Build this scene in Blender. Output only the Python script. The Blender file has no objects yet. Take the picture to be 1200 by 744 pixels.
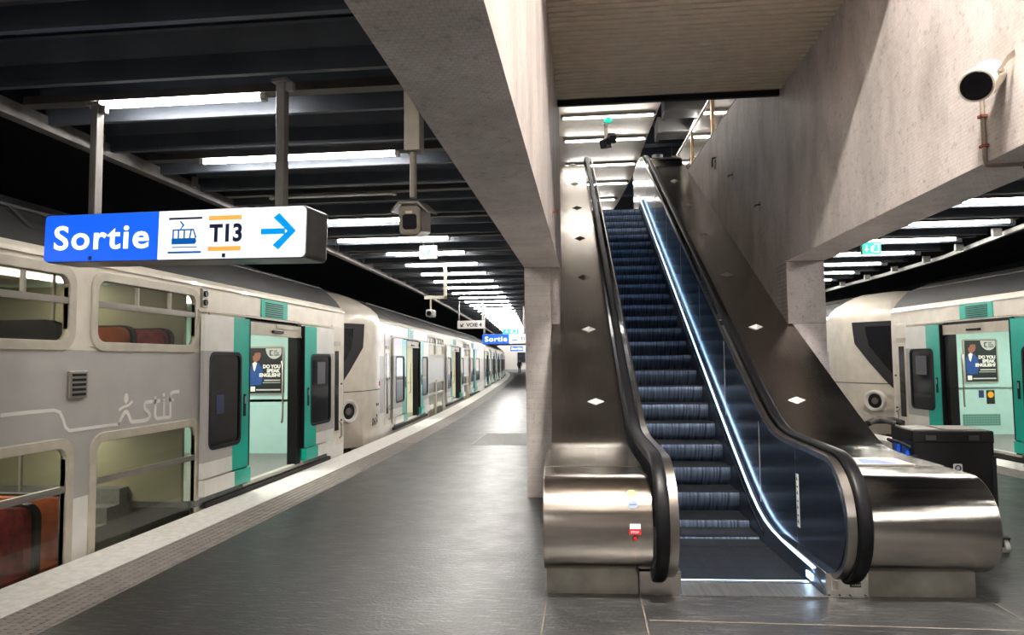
import bpy, bmesh, math, random
from mathutils import Matrix, Vector
R = math.radians
random.seed(4)
sc = bpy.context.scene
COL = sc.collection

# ------------------------------------------------------------------ helpers
class MB:
    """collects shapes; build() links them as ONE mesh object. sx mirrors x."""
    def __init__(s, sx=1): s.v = []; s.f = []; s.m = []; s.sx = sx
    def add(s, vs, fs, mi=0):
        b = len(s.v)
        s.v += [(p[0]*s.sx, p[1], p[2]) for p in vs]
        for f in fs: s.f.append([b+i for i in f]); s.m.append(mi)
        return s
    def box(s, x0, x1, y0, y1, z0, z1, mi=0):
        v = [(x, y, z) for x in (x0, x1) for y in (y0, y1) for z in (z0, z1)]
        return s.add(v, [(0,1,3,2),(4,6,7,5),(0,4,5,1),(2,3,7,6),(0,2,6,4),(1,5,7,3)], mi)
    def prism(s, poly, axis, a, b, mi=0):
        """poly of 2D points; axis x: (y,z), y: (x,z), z: (x,y)"""
        def P(p, t):
            return (t, p[0], p[1]) if axis == 'x' else (p[0], t, p[1]) if axis == 'y' else (p[0], p[1], t)
        n = len(poly)
        v = [P(p, a) for p in poly]+[P(p, b) for p in poly]
        f = [tuple(range(n))[::-1], tuple(range(n, 2*n))]+[(i, (i+1) % n, n+(i+1) % n, n+i) for i in range(n)]
        return s.add(v, f, mi)
    def ring(s, outer, inner, axis, a, b, mi=0):
        """a frame: two loops with the same count, extruded"""
        def P(p, t):
            return (t, p[0], p[1]) if axis == 'x' else (p[0], t, p[1]) if axis == 'y' else (p[0], p[1], t)
        n = len(outer)
        v = [P(p, t) for t in (a, b) for L in (outer, inner) for p in L]
        f = []
        for i in range(n):
            j = (i+1) % n
            f += [(i, j, n+j, n+i), (2*n+i, 3*n+i, 3*n+j, 2*n+j), (i, 2*n+i, 2*n+j, j), (n+i, n+j, 3*n+j, 3*n+i)]
        return s.add(v, f, mi)
    def tube(s, path, r, n=8, mi=0, ry=None, closed=False):
        """round tube along a path; r may be a list"""
        path = [Vector(p) for p in path]; rings = []
        N = len(path); up0 = None
        vs = []
        for i, p in enumerate(path):
            if closed: t = (path[(i+1) % N]-path[i-1])
            else: t = (path[min(i+1, N-1)]-path[max(i-1, 0)])
            t.normalize()
            if up0 is None:
                up0 = Vector((1,0,0)) if abs(t.x) < .9 else Vector((0,0,1))
            a = (up0-t*up0.dot(t)).normalized(); up0 = a; b = t.cross(a)
            rr = r[i] if isinstance(r, (list, tuple)) else r
            for k in range(n):
                an = 2*math.pi*k/n
                vs.append(p+a*(math.cos(an)*rr)+b*(math.sin(an)*(ry if ry else rr)))
        fs = []
        for i in range(N if closed else N-1):
            j = (i+1) % N
            for k in range(n):
                fs.append((i*n+k, i*n+(k+1) % n, j*n+(k+1) % n, j*n+k))
        if not closed:
            fs += [tuple(range(n))[::-1], tuple((N-1)*n+k for k in range(n))]
        return s.add(vs, fs, mi)
    def lathe(s, p0, d, prof, n=24, mi=0):
        """rings of (offset along d, radius) round the axis p0 + d"""
        p0 = Vector(p0); d = Vector(d).normalized(); a = d.orthogonal().normalized(); b = d.cross(a)
        s.loft([[tuple(p0+d*o+a*(math.cos(2*math.pi*k/n)*r)+b*(math.sin(2*math.pi*k/n)*r)) for k in range(n)] for o, r in prof], mi)
        return s
    def cyl(s, p0, p1, r, n=20, mi=0): return s.tube([p0, p1], r, n, mi)
    def loft(s, secs, mi=0, cap=True, closed=True):
        n = len(secs[0]); vs = [p for q in secs for p in q]; fs = []
        for i in range(len(secs)-1):
            for k in range(n if closed else n-1):
                fs.append((i*n+k, i*n+(k+1) % n, (i+1)*n+(k+1) % n, (i+1)*n+k))
        if cap: fs += [tuple(range(n))[::-1], tuple((len(secs)-1)*n+k for k in range(n))]
        return s.add(vs, fs, mi)
    def build(s, name, mats, parent=None, bevel=0, smooth=False, seg=2, loc=None, rot=None, label=None):
        me = bpy.data.meshes.new(name)
        me.from_pydata(s.v, [], s.f)
        for m in (mats if isinstance(mats, (list, tuple)) else [mats]): me.materials.append(m)
        me.polygons.foreach_set('material_index', s.m)
        bm = bmesh.new(); bm.from_mesh(me)
        bmesh.ops.recalc_face_normals(bm, faces=bm.faces); bm.to_mesh(me); bm.free()
        if smooth:
            me.polygons.foreach_set('use_smooth', [True]*len(me.polygons))
            me.set_sharp_from_angle(angle=R(40 if smooth is True else smooth))
        o = bpy.data.objects.new(name, me); COL.objects.link(o)
        if parent: o.parent = parent
        if loc: o.location = loc
        if rot: o.rotation_euler = rot
        if bevel:
            b = o.modifiers.new('bevel', 'BEVEL'); b.width = bevel; b.segments = seg; b.limit_method = 'ANGLE'; b.angle_limit = R(35)
        if label: o['label'] = label
        return o

def thing(name, label, cat, loc=(0,0,0), rotz=0, group=None):
    o = bpy.data.objects.new(name, None); COL.objects.link(o)
    o.empty_display_size = .1
    o.location = loc; o.rotation_euler = (0, 0, rotz)
    return tag(o, label, cat, group)
def tag(o, label, cat, group=None, kind=None):
    o['label'] = label; o['category'] = cat
    if group: o['group'] = group
    if kind: o['kind'] = kind
    return o
def struct(o, label=None, cat=None):
    o['kind'] = 'structure'
    if label: o['label'] = label
    if cat: o['category'] = cat
    return o
def copy_tree(o, parent=None):
    c = o.copy(); COL.objects.link(c)
    if parent: c.parent = parent
    for ch in list(o.children): copy_tree(ch, c)
    return c
def rrect(a0, a1, b0, b1, r, n=5):
    pts = []
    for cx, cy, st in ((a1-r, b1-r, 0), (a0+r, b1-r, 90), (a0+r, b0+r, 180), (a1-r, b0+r, 270)):
        for k in range(n+1):
            a = R(st+90*k/n); pts.append((cx+r*math.cos(a), cy+r*math.sin(a)))
    return pts
def arc(cx, cy, r, a0, a1, n):
    return [(cx+r*math.cos(R(a0+(a1-a0)*k/n)), cy+r*math.sin(R(a0+(a1-a0)*k/n))) for k in range(n+1)]
def text(name, s, size, mat, origin, right, up, parent=None, bold=0, depth=.001, align='LEFT', width=None, space=1):
    """flat lettering as a mesh: origin at the baseline start, along right, up"""
    cu = bpy.data.curves.new(name, 'FONT'); cu.body = s; cu.size = size; cu.extrude = depth; cu.offset = bold; cu.align_x = align; cu.space_character = space
    cu.resolution_u = 4
    t = bpy.data.objects.new(name+'_c', cu); COL.objects.link(t)
    dg = bpy.context.evaluated_depsgraph_get()
    me = bpy.data.meshes.new_from_object(t.evaluated_get(dg))
    bpy.data.objects.remove(t); bpy.data.curves.remove(cu)
    if width:
        xs = [v.co.x for v in me.vertices]; k = width/(max(xs)-min(xs))
        for v in me.vertices: v.co.x *= k
    r_ = Vector(right).normalized(); u_ = Vector(up).normalized(); n_ = r_.cross(u_)
    M = Matrix(((r_.x,u_.x,n_.x,origin[0]),(r_.y,u_.y,n_.y,origin[1]),(r_.z,u_.z,n_.z,origin[2]),(0,0,0,1)))
    me.transform(M)
    me.materials.clear(); me.materials.append(mat)
    o = bpy.data.objects.new(name, me); COL.objects.link(o)
    if parent: o.parent = parent
    return o

# ------------------------------------------------------------------ materials
def srgb(r, g, b):
    f = lambda c: ((c/255+.055)/1.055)**2.4 if c > 10 else c/255/12.92
    return (f(r), f(g), f(b), 1)
def mat(name, col, rough=.5, metal=0, emit=None, es=1, noise=0, nscale=6, bump=0, bscale=40, spec=.5, trans=0, coat=0, stretch=None, alpha=1):
    m = bpy.data.materials.new(name); m.use_nodes = True
    nt = m.node_tree; b = nt.nodes['Principled BSDF']
    b.inputs['Base Color'].default_value = col; b.inputs['Roughness'].default_value = rough
    b.inputs['Metallic'].default_value = metal; b.inputs['Specular IOR Level'].default_value = spec
    b.inputs['Transmission Weight'].default_value = trans; b.inputs['Coat Weight'].default_value = coat
    b.inputs['Alpha'].default_value = alpha
    if emit: b.inputs['Emission Color'].default_value = emit; b.inputs['Emission Strength'].default_value = es
    if noise or bump:
        tc = nt.nodes.new('ShaderNodeTexCoord'); mp = nt.nodes.new('ShaderNodeMapping')
        nt.links.new(tc.outputs['Object'], mp.inputs[0])
        if stretch: mp.inputs['Scale'].default_value = stretch
    if noise:
        n = nt.nodes.new('ShaderNodeTexNoise'); n.inputs['Scale'].default_value = nscale; n.inputs['Detail'].default_value = 6
        nt.links.new(mp.outputs[0], n.inputs[0])
        cr = nt.nodes.new('ShaderNodeValToRGB')
        cr.color_ramp.elements[0].position = .3; cr.color_ramp.elements[1].position = .7
        cr.color_ramp.elements[0].color = tuple(c*(1-noise) for c in col[:3])+(1,)
        cr.color_ramp.elements[1].color = tuple(min(1, c*(1+noise*.6)) for c in col[:3])+(1,)
        nt.links.new(n.outputs[0], cr.inputs[0]); nt.links.new(cr.outputs[0], b.inputs['Base Color'])
    if bump:
        n2 = nt.nodes.new('ShaderNodeTexNoise'); n2.inputs['Scale'].default_value = bscale; n2.inputs['Detail'].default_value = 4
        nt.links.new(mp.outputs[0], n2.inputs[0])
        bp = nt.nodes.new('ShaderNodeBump'); bp.inputs['Strength'].default_value = bump; bp.inputs['Distance'].default_value = .01
        nt.links.new(n2.outputs[0], bp.inputs['Height']); nt.links.new(bp.outputs[0], b.inputs['Normal'])
    return m

def mosaic(name, plane, tint=(1,1,1), stain=.35):
    """small pale tiles laid in courses, blotched with grime. plane: the two object axes of the face"""
    m = bpy.data.materials.new(name); m.use_nodes = True
    nt = m.node_tree; L = nt.links.new; N = nt.nodes.new; b = nt.nodes['Principled BSDF']
    tc = N('ShaderNodeTexCoord'); sp = N('ShaderNodeSeparateXYZ'); cb = N('ShaderNodeCombineXYZ')
    L(tc.outputs['Object'], sp.inputs[0]); L(sp.outputs[plane[0]], cb.inputs[0]); L(sp.outputs[plane[1]], cb.inputs[1])
    br = N('ShaderNodeTexBrick'); L(cb.outputs[0], br.inputs[0])
    br.inputs['Scale'].default_value = 1; br.inputs['Brick Width'].default_value = .03; br.inputs['Row Height'].default_value = .025
    br.inputs['Mortar Size'].default_value = .002; br.inputs['Mortar Smooth'].default_value = .4; br.inputs['Bias'].default_value = 0
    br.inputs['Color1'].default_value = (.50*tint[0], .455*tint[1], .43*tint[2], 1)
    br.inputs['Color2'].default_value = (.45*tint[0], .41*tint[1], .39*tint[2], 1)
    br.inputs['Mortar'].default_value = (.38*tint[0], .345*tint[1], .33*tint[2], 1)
    n = N('ShaderNodeTexNoise'); mp = N('ShaderNodeMapping'); L(tc.outputs['Object'], mp.inputs[0]); mp.inputs['Scale'].default_value = (1.6, 1.6, .7)
    L(mp.outputs[0], n.inputs[0]); n.inputs['Scale'].default_value = 1.3; n.inputs['Detail'].default_value = 7; n.inputs['Roughness'].default_value = .62
    cr = N('ShaderNodeValToRGB'); L(n.outputs[0], cr.inputs[0])
    cr.color_ramp.elements[0].position = .33; cr.color_ramp.elements[0].color = (1-stain, 1-stain*1.05, 1-stain*1.1, 1)
    cr.color_ramp.elements[1].position = .6; cr.color_ramp.elements[1].color = (1, 1, 1, 1)
    n3 = N('ShaderNodeTexNoise'); L(tc.outputs['Object'], n3.inputs[0]); n3.inputs['Scale'].default_value = 22; n3.inputs['Detail'].default_value = 3
    cr3 = N('ShaderNodeValToRGB'); L(n3.outputs[0], cr3.inputs[0]); cr3.color_ramp.elements[0].position = .28; cr3.color_ramp.elements[0].color = (.62,.6,.58,1); cr3.color_ramp.elements[1].position = .42; cr3.color_ramp.elements[1].color = (1,1,1,1)
    m1 = N('ShaderNodeMixRGB'); m1.blend_type = 'MULTIPLY'; m1.inputs[0].default_value = 1; L(br.outputs[0], m1.inputs[1]); L(cr.outputs[0], m1.inputs[2])
    m2 = N('ShaderNodeMixRGB'); m2.blend_type = 'MULTIPLY'; m2.inputs[0].default_value = .7; L(m1.outputs[0], m2.inputs[1]); L(cr3.outputs[0], m2.inputs[2])
    L(m2.outputs[0], b.inputs['Base Color'])
    bp = N('ShaderNodeBump'); bp.inputs['Strength'].default_value = .5; bp.inputs['Distance'].default_value = .002
    inv = N('ShaderNodeMath'); inv.operation = 'SUBTRACT'; inv.inputs[0].default_value = 1; L(br.outputs['Fac'], inv.inputs[1])
    L(inv.outputs[0], bp.inputs['Height']); L(bp.outputs[0], b.inputs['Normal'])
    b.inputs['Roughness'].default_value = .62
    return m

def floor_mat(name, edge=None):
    m = bpy.data.materials.new(name); m.use_nodes = True
    nt = m.node_tree; L = nt.links.new; N = nt.nodes.new; b = nt.nodes['Principled BSDF']
    tc = N('ShaderNodeTexCoord')
    n = N('ShaderNodeTexNoise'); L(tc.outputs['Object'], n.inputs[0]); n.inputs['Scale'].default_value = 2.6; n.inputs['Detail'].default_value = 12; n.inputs['Roughness'].default_value = .66
    cr = N('ShaderNodeValToRGB'); L(n.outputs[0], cr.inputs[0])
    cr.color_ramp.elements[0].position = .30; cr.color_ramp.elements[0].color = (.010,.010,.011,1)
    cr.color_ramp.elements[1].position = .74; cr.color_ramp.elements[1].color = (.052,.051,.050,1)
    mp = N('ShaderNodeMapping'); L(tc.outputs['Object'], mp.inputs[0]); mp.inputs['Rotation'].default_value = (0,0,R(38)); mp.inputs['Scale'].default_value = (3, 26, 1)
    n2 = N('ShaderNodeTexNoise'); L(mp.outputs[0], n2.inputs[0]); n2.inputs['Scale'].default_value = 1.6; n2.inputs['Detail'].default_value = 8; n2.inputs['Roughness'].default_value = .75
    cr2 = N('ShaderNodeValToRGB'); L(n2.outputs[0], cr2.inputs[0]); cr2.color_ramp.elements[0].position = .52; cr2.color_ramp.elements[0].color = (0,0,0,1); cr2.color_ramp.elements[1].position = .74; cr2.color_ramp.elements[1].color = (.16,.158,.155,1)
    ad = N('ShaderNodeMixRGB'); ad.blend_type = 'ADD'; ad.inputs[0].default_value = 1; L(cr.outputs[0], ad.inputs[1]); L(cr2.outputs[0], ad.inputs[2])
    L(ad.outputs[0], b.inputs['Base Color'])
    rr = N('ShaderNodeValToRGB'); L(n.outputs[0], rr.inputs[0]); rr.color_ramp.elements[0].position = .25; rr.color_ramp.elements[0].color = (.30,)*3+(1,); rr.color_ramp.elements[1].position = .8; rr.color_ramp.elements[1].color = (.50,)*3+(1,)
    L(rr.outputs[0], b.inputs['Roughness'])
    bp = N('ShaderNodeBump'); bp.inputs['Strength'].default_value = .5; bp.inputs['Distance'].default_value = .006
    n4 = N('ShaderNodeTexNoise'); L(tc.outputs['Object'], n4.inputs[0]); n4.inputs['Scale'].default_value = 38; n4.inputs['Detail'].default_value = 8
    L(n4.outputs[0], bp.inputs['Height']); L(bp.outputs[0], b.inputs['Normal'])
    b.inputs['Specular IOR Level'].default_value = .36
    return m

def ridged(name, col, axis, freq, rough=.4, metal=1, bump=.6, contrast=.5):
    """metal with fine grooves across one object axis"""
    m = mat(name, col, rough, metal); nt = m.node_tree; L = nt.links.new; N = nt.nodes.new; b = nt.nodes['Principled BSDF']
    tc = N('ShaderNodeTexCoord'); w = N('ShaderNodeTexWave'); w.bands_direction = axis; w.inputs['Scale'].default_value = freq
    L(tc.outputs['Object'], w.inputs[0])
    bp = N('ShaderNodeBump'); bp.inputs['Strength'].default_value = bump; bp.inputs['Distance'].default_value = .004
    L(w.outputs['Fac'], bp.inputs['Height']); L(bp.outputs[0], b.inputs['Normal'])
    n = N('ShaderNodeTexNoise'); mp = N('ShaderNodeMapping'); L(tc.outputs['Object'], mp.inputs[0]); mp.inputs['Scale'].default_value = (22, 1.2, 1.2); L(mp.outputs[0], n.inputs[0]); n.inputs['Scale'].default_value = 1.5; n.inputs['Detail'].default_value = 5
    cr = N('ShaderNodeValToRGB'); L(n.outputs[0], cr.inputs[0]); cr.color_ramp.elements[0].position = .35; cr.color_ramp.elements[1].position = .65
    cr.color_ramp.elements[0].color = tuple(c*(1-contrast) for c in col[:3])+(1,); cr.color_ramp.elements[1].color = col
    L(cr.outputs[0], b.inputs['Base Color'])
    return m

def brushed(name, col, rough, stretch, bump=.05, noise=.12):
    m = mat(name, col, rough, 1, noise=noise, nscale=3, bump=bump, bscale=30, stretch=stretch)
    nt = m.node_tree; b = nt.nodes['Principled BSDF']
    n = nt.nodes.new('ShaderNodeTexNoise'); n.inputs['Scale'].default_value = 1.7; n.inputs['Detail'].default_value = 5
    tc = nt.nodes.new('ShaderNodeTexCoord'); nt.links.new(tc.outputs['Object'], n.inputs[0])
    mr = nt.nodes.new('ShaderNodeMapRange'); nt.links.new(n.outputs[0], mr.inputs[0])
    mr.inputs[1].default_value = .3; mr.inputs[2].default_value = .7; mr.inputs[3].default_value = rough*.75; mr.inputs[4].default_value = rough*1.3
    nt.links.new(mr.outputs[0], b.inputs['Roughness'])
    return m

M = {}
M['mos_yz'] = mosaic('mosaic_side', (1, 2)); M['mos_xz'] = mosaic('mosaic_front', (0, 2), (.98, .99, 1.04)); M['mos_yx'] = mosaic('mosaic_under_bounce', (0, 1), (1.3, 1.32, 1.38), .25)  # undersides: bounce light from the floor put into a lighter tint
M['floor'] = floor_mat('dark_stone_floor')
M['white_edge'] = mat('white_edge_stone', srgb(246,243,237), .55, noise=.14, nscale=14, bump=.15)
M['tactile'] = mat('tactile_strip_stone', srgb(150,143,138), .65, noise=.2, nscale=9)
M['joint'] = mat('pale_joint', srgb(112,103,92), .7, noise=.2)
M['dark'] = mat('dark_tunnel_paint', (.014,.018,.030,1), .8, noise=.3)
M['ballast'] = mat('track_ballast', (.02,.018,.016,1), .95, noise=.5, nscale=40, bump=.6)
M['slat'] = mat('dark_ceiling_metal', (.075,.088,.112,1), .5, .1, noise=.25, nscale=2)
M['ceil_edge'] = mat('grey_edge_steel', (.26,.25,.24,1), .5, .5, noise=.3)
M['trunk'] = mat('tube_light_casing', srgb(190,182,172), .35, .3, noise=.2, nscale=3)
M['casing'] = mat('tube_light_tray', srgb(92,88,84), .5, .2, noise=.25, nscale=3)
M['tube'] = mat('tube_glow', (1,1,1,1), .5, emit=(1,.96,.90,1), es=13)
M['tube_up'] = mat('hall_tube_glow', (1,1,1,1), .5, emit=(1,.96,.9,1), es=8)
M['flood'] = mat('panel_lamp_glow', (1,1,1,1), .5, emit=(1,.95,.88,1), es=240)
M['tube_off'] = mat('unlit_tube_glass', (.6,.6,.58,1), .25)
M['soffit'] = mat('soffit_panel', (.44,.385,.30,1), .5, .0, noise=.1)
M['steel'] = brushed('brushed_steel_along_slope', (.42,.385,.345,1), .2, (40, 1.2, 1.2))
M['steel_d'] = brushed('brushed_steel_drum', (.55,.51,.46,1), .14, (.8, 60, 60), .04, .1)
M['steel_b'] = mat('scuffed_pedestal_steel', (.36,.34,.30,1), .42, .8, noise=.3, nscale=5, bump=.1)
M['steel_p'] = mat('polished_trim_steel', (.62,.59,.55,1), .18, 1)
M['trim'] = mat('dull_balustrade_trim', (.34,.31,.28,1), .3, 1, noise=.15)
M['panel'] = mat('blue_black_balustrade_panel', (.12,.13,.15,1), .16, .85, noise=.12, nscale=2)
M['headpanel'] = mat('dark_balustrade_end', (.022,.028,.042,1), .16, .3, noise=.2, nscale=3)
M['skirt'] = mat('blue_grey_skirt', (.12,.15,.2,1), .3, .8, noise=.15, nscale=3)
M['rubber'] = mat('black_handrail_rubber', (.006,.006,.007,1), .42, spec=.18)
M['black'] = mat('black_plastic', (.005,.005,.006,1), .5, spec=.25)
M['step'] = ridged('grooved_step_metal_led_tint', (.42,.52,.70,1), 'X', 60, .34, .85, .5, .82)  # blue glow of the skirt lights put into the step colour
M['tread'] = ridged('step_edge_dark', (.035,.037,.042,1), 'X', 60, .45, .6)
M['comb'] = ridged('comb_plate', (.20,.20,.20,1), 'Y', 70, .4, .8, .4, .3)
M['led'] = mat('cold_led_strip', (1,1,1,1), .4, emit=(.34,.60,1,1), es=.8)
M['led2'] = mat('cold_led_lamp', (1,1,1,1), .4, emit=(.55,.78,1,1), es=4)
M['cream'] = mat('cream_train_paint', srgb(234,225,210), .32, noise=.1, nscale=4, coat=.3)
M['white'] = mat('white_train_paint', srgb(238,235,228), .32, noise=.08, nscale=4, coat=.3)
M['grey'] = mat('grey_train_band', srgb(188,185,181), .36, noise=.07, nscale=3, coat=.2)
M['creamwall'] = mat('cream_vestibule_panel', srgb(222,222,204), .45)
M['teal'] = mat('teal_train_paint', srgb(0,186,164), .3, noise=.05, coat=.3)
M['roof'] = mat('sooty_train_roof', (.026,.025,.024,1), .62, .1, noise=.5, nscale=1.2, stretch=(1,.3,1))
M['frame'] = mat('window_frame_paint', srgb(200,191,174), .4, noise=.12)
M['alu'] = mat('aluminium_bar', srgb(168,163,154), .35, .6, noise=.1)
M['glass'] = mat('tinted_train_glass', (.74,.76,.66,1), .04, trans=1, spec=.55)
M['glass'].node_tree.nodes['Principled BSDF'].inputs['IOR'].default_value = 1.35
M['dglass'] = mat('dark_train_glass', (.018,.018,.022,1), .06, spec=.6)
M['mint'] = mat('mint_vestibule_panel', srgb(176,212,207), .4, noise=.04)
M['intwall'] = mat('pale_green_interior', srgb(150,146,122), .5)
M['intgreen'] = mat('dark_green_interior', srgb(46,84,62), .5); M['olive'] = mat('olive_interior', srgb(104,98,66), .5)
M['intfloor'] = mat('grey_vinyl', srgb(120,122,120), .5, noise=.2, nscale=20)
M['seatred'] = mat('red_patterned_seat', srgb(140,36,36), .8, noise=.6, nscale=16)
M['seator'] = mat('orange_seat', srgb(186,92,40), .75, noise=.25, nscale=14)
M['lampin'] = mat('carriage_lamp', (1,1,1,1), .5, emit=(1,.96,.85,1), es=2.2)
M['lampin2'] = mat('saloon_lamp', (1,1,1,1), .5, emit=(1,.95,.84,1), es=1.5)
M['under'] = mat('grimy_underframe', (.03,.028,.026,1), .7, noise=.4)
M['rust'] = mat('rust', srgb(120,58,40), .85, noise=.5, nscale=40)
M['signblue'] = mat('backlit_blue', (.01,.08,.6,1), .25, emit=(.008,.10,.86,1), es=0.147)
M['signwhite'] = mat('backlit_white', (.3,.31,.34,1), .25, emit=(.93,.96,1,1), es=0.155)
M['navy'] = mat('navy_ink', srgb(40,52,92), .4)
M['cyan'] = mat('backlit_cyan', srgb(0,140,210), .3, emit=(0,.24,.68,1), es=0.124)
M['tramblue'] = mat('backlit_tram_blue', srgb(10,90,160), .3, emit=(.0,.09,.40,1), es=0.093)
M['orange'] = mat('backlit_orange', srgb(238,160,72), .4, emit=(.82,.35,.08,1), es=0.124)
M['housing'] = mat('sign_housing_steel', srgb(112,110,112), .35, .6, noise=.25, nscale=4)
M['post'] = mat('galvanised_post', srgb(150,146,142), .42, .6, noise=.35, nscale=5, stretch=(1,1,.5))
M['exitgreen'] = mat('lit_exit_green', (.0,.3,.14,1), .4, emit=(.0,.52,.27,1), es=0.275)
M['exitwhite'] = mat('lit_exit_white', (.9,1,.95,1), .4, emit=(.72,1,.9,1), es=0.250)
M['paint_w'] = mat('white_lettering', srgb(240,238,232), .4)
M['paint_k'] = mat('black_lettering', (.012,.012,.014,1), .5)
M['camgrey'] = mat('camera_housing', srgb(128,118,106), .4, .2, noise=.2)
M['lensblk'] = mat('camera_lens_glass', (.006,.006,.008,1), .12)
M['spk'] = mat('loudspeaker_cream', srgb(206,200,180), .4, noise=.12)
M['wallpaint'] = mat('upper_ceiling_panel', srgb(222,212,200), .5, noise=.05)
M['duct'] = mat('duct_metal', srgb(190,188,186), .4, .3)
M['clear'] = mat('guard_glass', (.82,.78,.72,1), .03, trans=.92, spec=.6)
M['clear'].node_tree.nodes['Principled BSDF'].inputs['IOR'].default_value = 1.3
M['bronze'] = mat('bronze_post', srgb(170,140,100), .3, .8)
M['poster_k'] = mat('poster_black', srgb(28,28,34), .35)
M['poster_b'] = mat('poster_blue_suit', srgb(30,76,150), .5, noise=.3, nscale=30)
M['poster_s'] = mat('poster_skin', srgb(150,96,70), .5)
M['poster_g'] = mat('poster_badge_grey', srgb(196,196,192), .4)
M['red'] = mat('red_sticker', srgb(200,22,34), .4)
M['slateblue'] = mat('slate_blue_sticker', srgb(96,112,150), .4)
M['yellow'] = mat('yellow_sticker', srgb(196,172,60), .4)
M['bluebit'] = mat('blue_latch', srgb(24,84,210), .35)
M['wallband'] = None

# ------------------------------------------------------------------ camera
F, CXp, CYp = 820.0, 600.0, 372.0
yw, pt, rl = R(6.015), R(3.517), R(-.61)
fw = Vector((-math.sin(yw)*math.cos(pt), math.cos(yw)*math.cos(pt), math.sin(pt)))
rt = Vector((math.cos(yw), math.sin(yw), 0)); up = rt.cross(fw)
rt2 = rt*math.cos(rl)+up*math.sin(rl); up2 = -rt*math.sin(rl)+up*math.cos(rl)
cam = bpy.data.cameras.new('camera'); co = bpy.data.objects.new('camera', cam); COL.objects.link(co)
co.matrix_world = Matrix(((rt2.x,up2.x,-fw.x,0),(rt2.y,up2.y,-fw.y,0),(rt2.z,up2.z,-fw.z,1.65),(0,0,0,1)))
cam.sensor_width = 36; cam.sensor_fit = 'HORIZONTAL'; cam.lens = F/1200*36; cam.clip_start = .05; cam.clip_end = 400
sc.camera = co

# ------------------------------------------------------------------ platform, track, tunnel
EDGE = [(-9,-4.33),(0,-4.33),(10,-4.34),(12.8,-4.38),(17,-4.49),(21,-4.65),(26,-4.93),(32,-5.3),(40,-5.85),(49,-6.5),(62,-7.5),(75,-8.7),(87,-10.0),(100,-11.7),(116,-14.2),(130,-17)]
def ex_(y):
    for (y0,x0),(y1,x1) in zip(EDGE, EDGE[1:]):
        if y <= y1: return x0+(x1-x0)*(y-y0)/(y1-y0)
    return EDGE[-1][1]
YS = [-9,-4,0,4,8,10]+[10+2*k for k in range(1,61)]
def rex(y): return 6.53-.1*(max(y,2)-11.7) if y < 30 else 6.53-1.83+(-.06)*(y-30)
def strip_mb(f0, f1, z0, z1, ys=YS):
    """a slab between two edge curves"""
    mb = MB(); n = len(ys)
    v = []
    for y in ys: v += [(f0(y),y,z0),(f1(y),y,z0),(f1(y),y,z1),(f0(y),y,z1)]
    fs = []
    for i in range(n-1):
        a, b = i*4, i*4+4
        for k in range(4): fs.append((a+k, a+(k+1)%4, b+(k+1)%4, b+k))
    fs += [(0,1,2,3), tuple((n-1)*4+k for k in (3,2,1,0))]
    return mb.add(v, fs)
fl = strip_mb(lambda y: ex_(y)+.95, lambda y: min(rex(y), 40)-.93, -.3, 0).build('floor', M['floor']); struct(fl)
struct(strip_mb(ex_, lambda y: ex_(y)+.50, -.3, .004).build('trim_1', M['white_edge']), 'white stone edge strip along the platform beside the long train')
struct(strip_mb(lambda y: rex(y)-.47, rex, -.3, .004).build('trim_2', M['white_edge']), 'white stone edge strip of the platform behind the wheeled case')
YR = [y for y in YS if y <= 60]
def tactile(name, f0, f1, lab):
    mb = strip_mb(f0, f1, -.3, .003)
    for i in range(int(26/.055)):            # rows of raised dots, near part only
        y = 2.6+i*.055
        w = f1(y)-f0(y); n = int(w/.065)
        if y > 14: break
        for k in range(n):
            x = f0(y)+(k+.5)*w/n
            mb.box(x-.012, x+.012, y-.012, y+.012, .003, .008)
    return struct(mb.build(name, M['tactile']), lab)
tactile('trim_3', lambda y: ex_(y)+.50, lambda y: ex_(y)+.95, 'grey studded tactile strip inside the white edge')
tactile('trim_4', lambda y: rex(y)-.93, lambda y: rex(y)-.47, 'grey studded tactile strip of the far platform side')
struct(MB().box(-19, ex_(0)-.01, -9, 130, -1.3, -1.05).build('floor_track_left', M['ballast']))
struct(MB().box(4, 14, -9, 130, -1.3, -1.05).build('floor_track_right', M['ballast']))
struct(strip_mb(lambda y: ex_(y)-.0, lambda y: ex_(y)+.05, -1.05, -.3).build('wall_platform_edge', M['under']))
# pale joints in the stone round the escalator foot
mb = MB()
for (a, b) in (((.367,5.06),(.345,1.5)), ((-.30,4.9),(-.25,1.5)), ((2.68,5.25),(2.74,1.5))):
    mb.box(min(a[0],b[0])-.004, max(a[0],b[0])-abs(a[0]-b[0])+.006, b[1], a[1], 0, .0025)
mb.box(.37, 4.2, 4.60, 4.612, 0, .0025); mb.box(.37, 4.2, 3.55, 3.562, 0, .0025)
struct(mb.build('trim_5', M['joint']), 'thin pale joints between the floor slabs')
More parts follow.
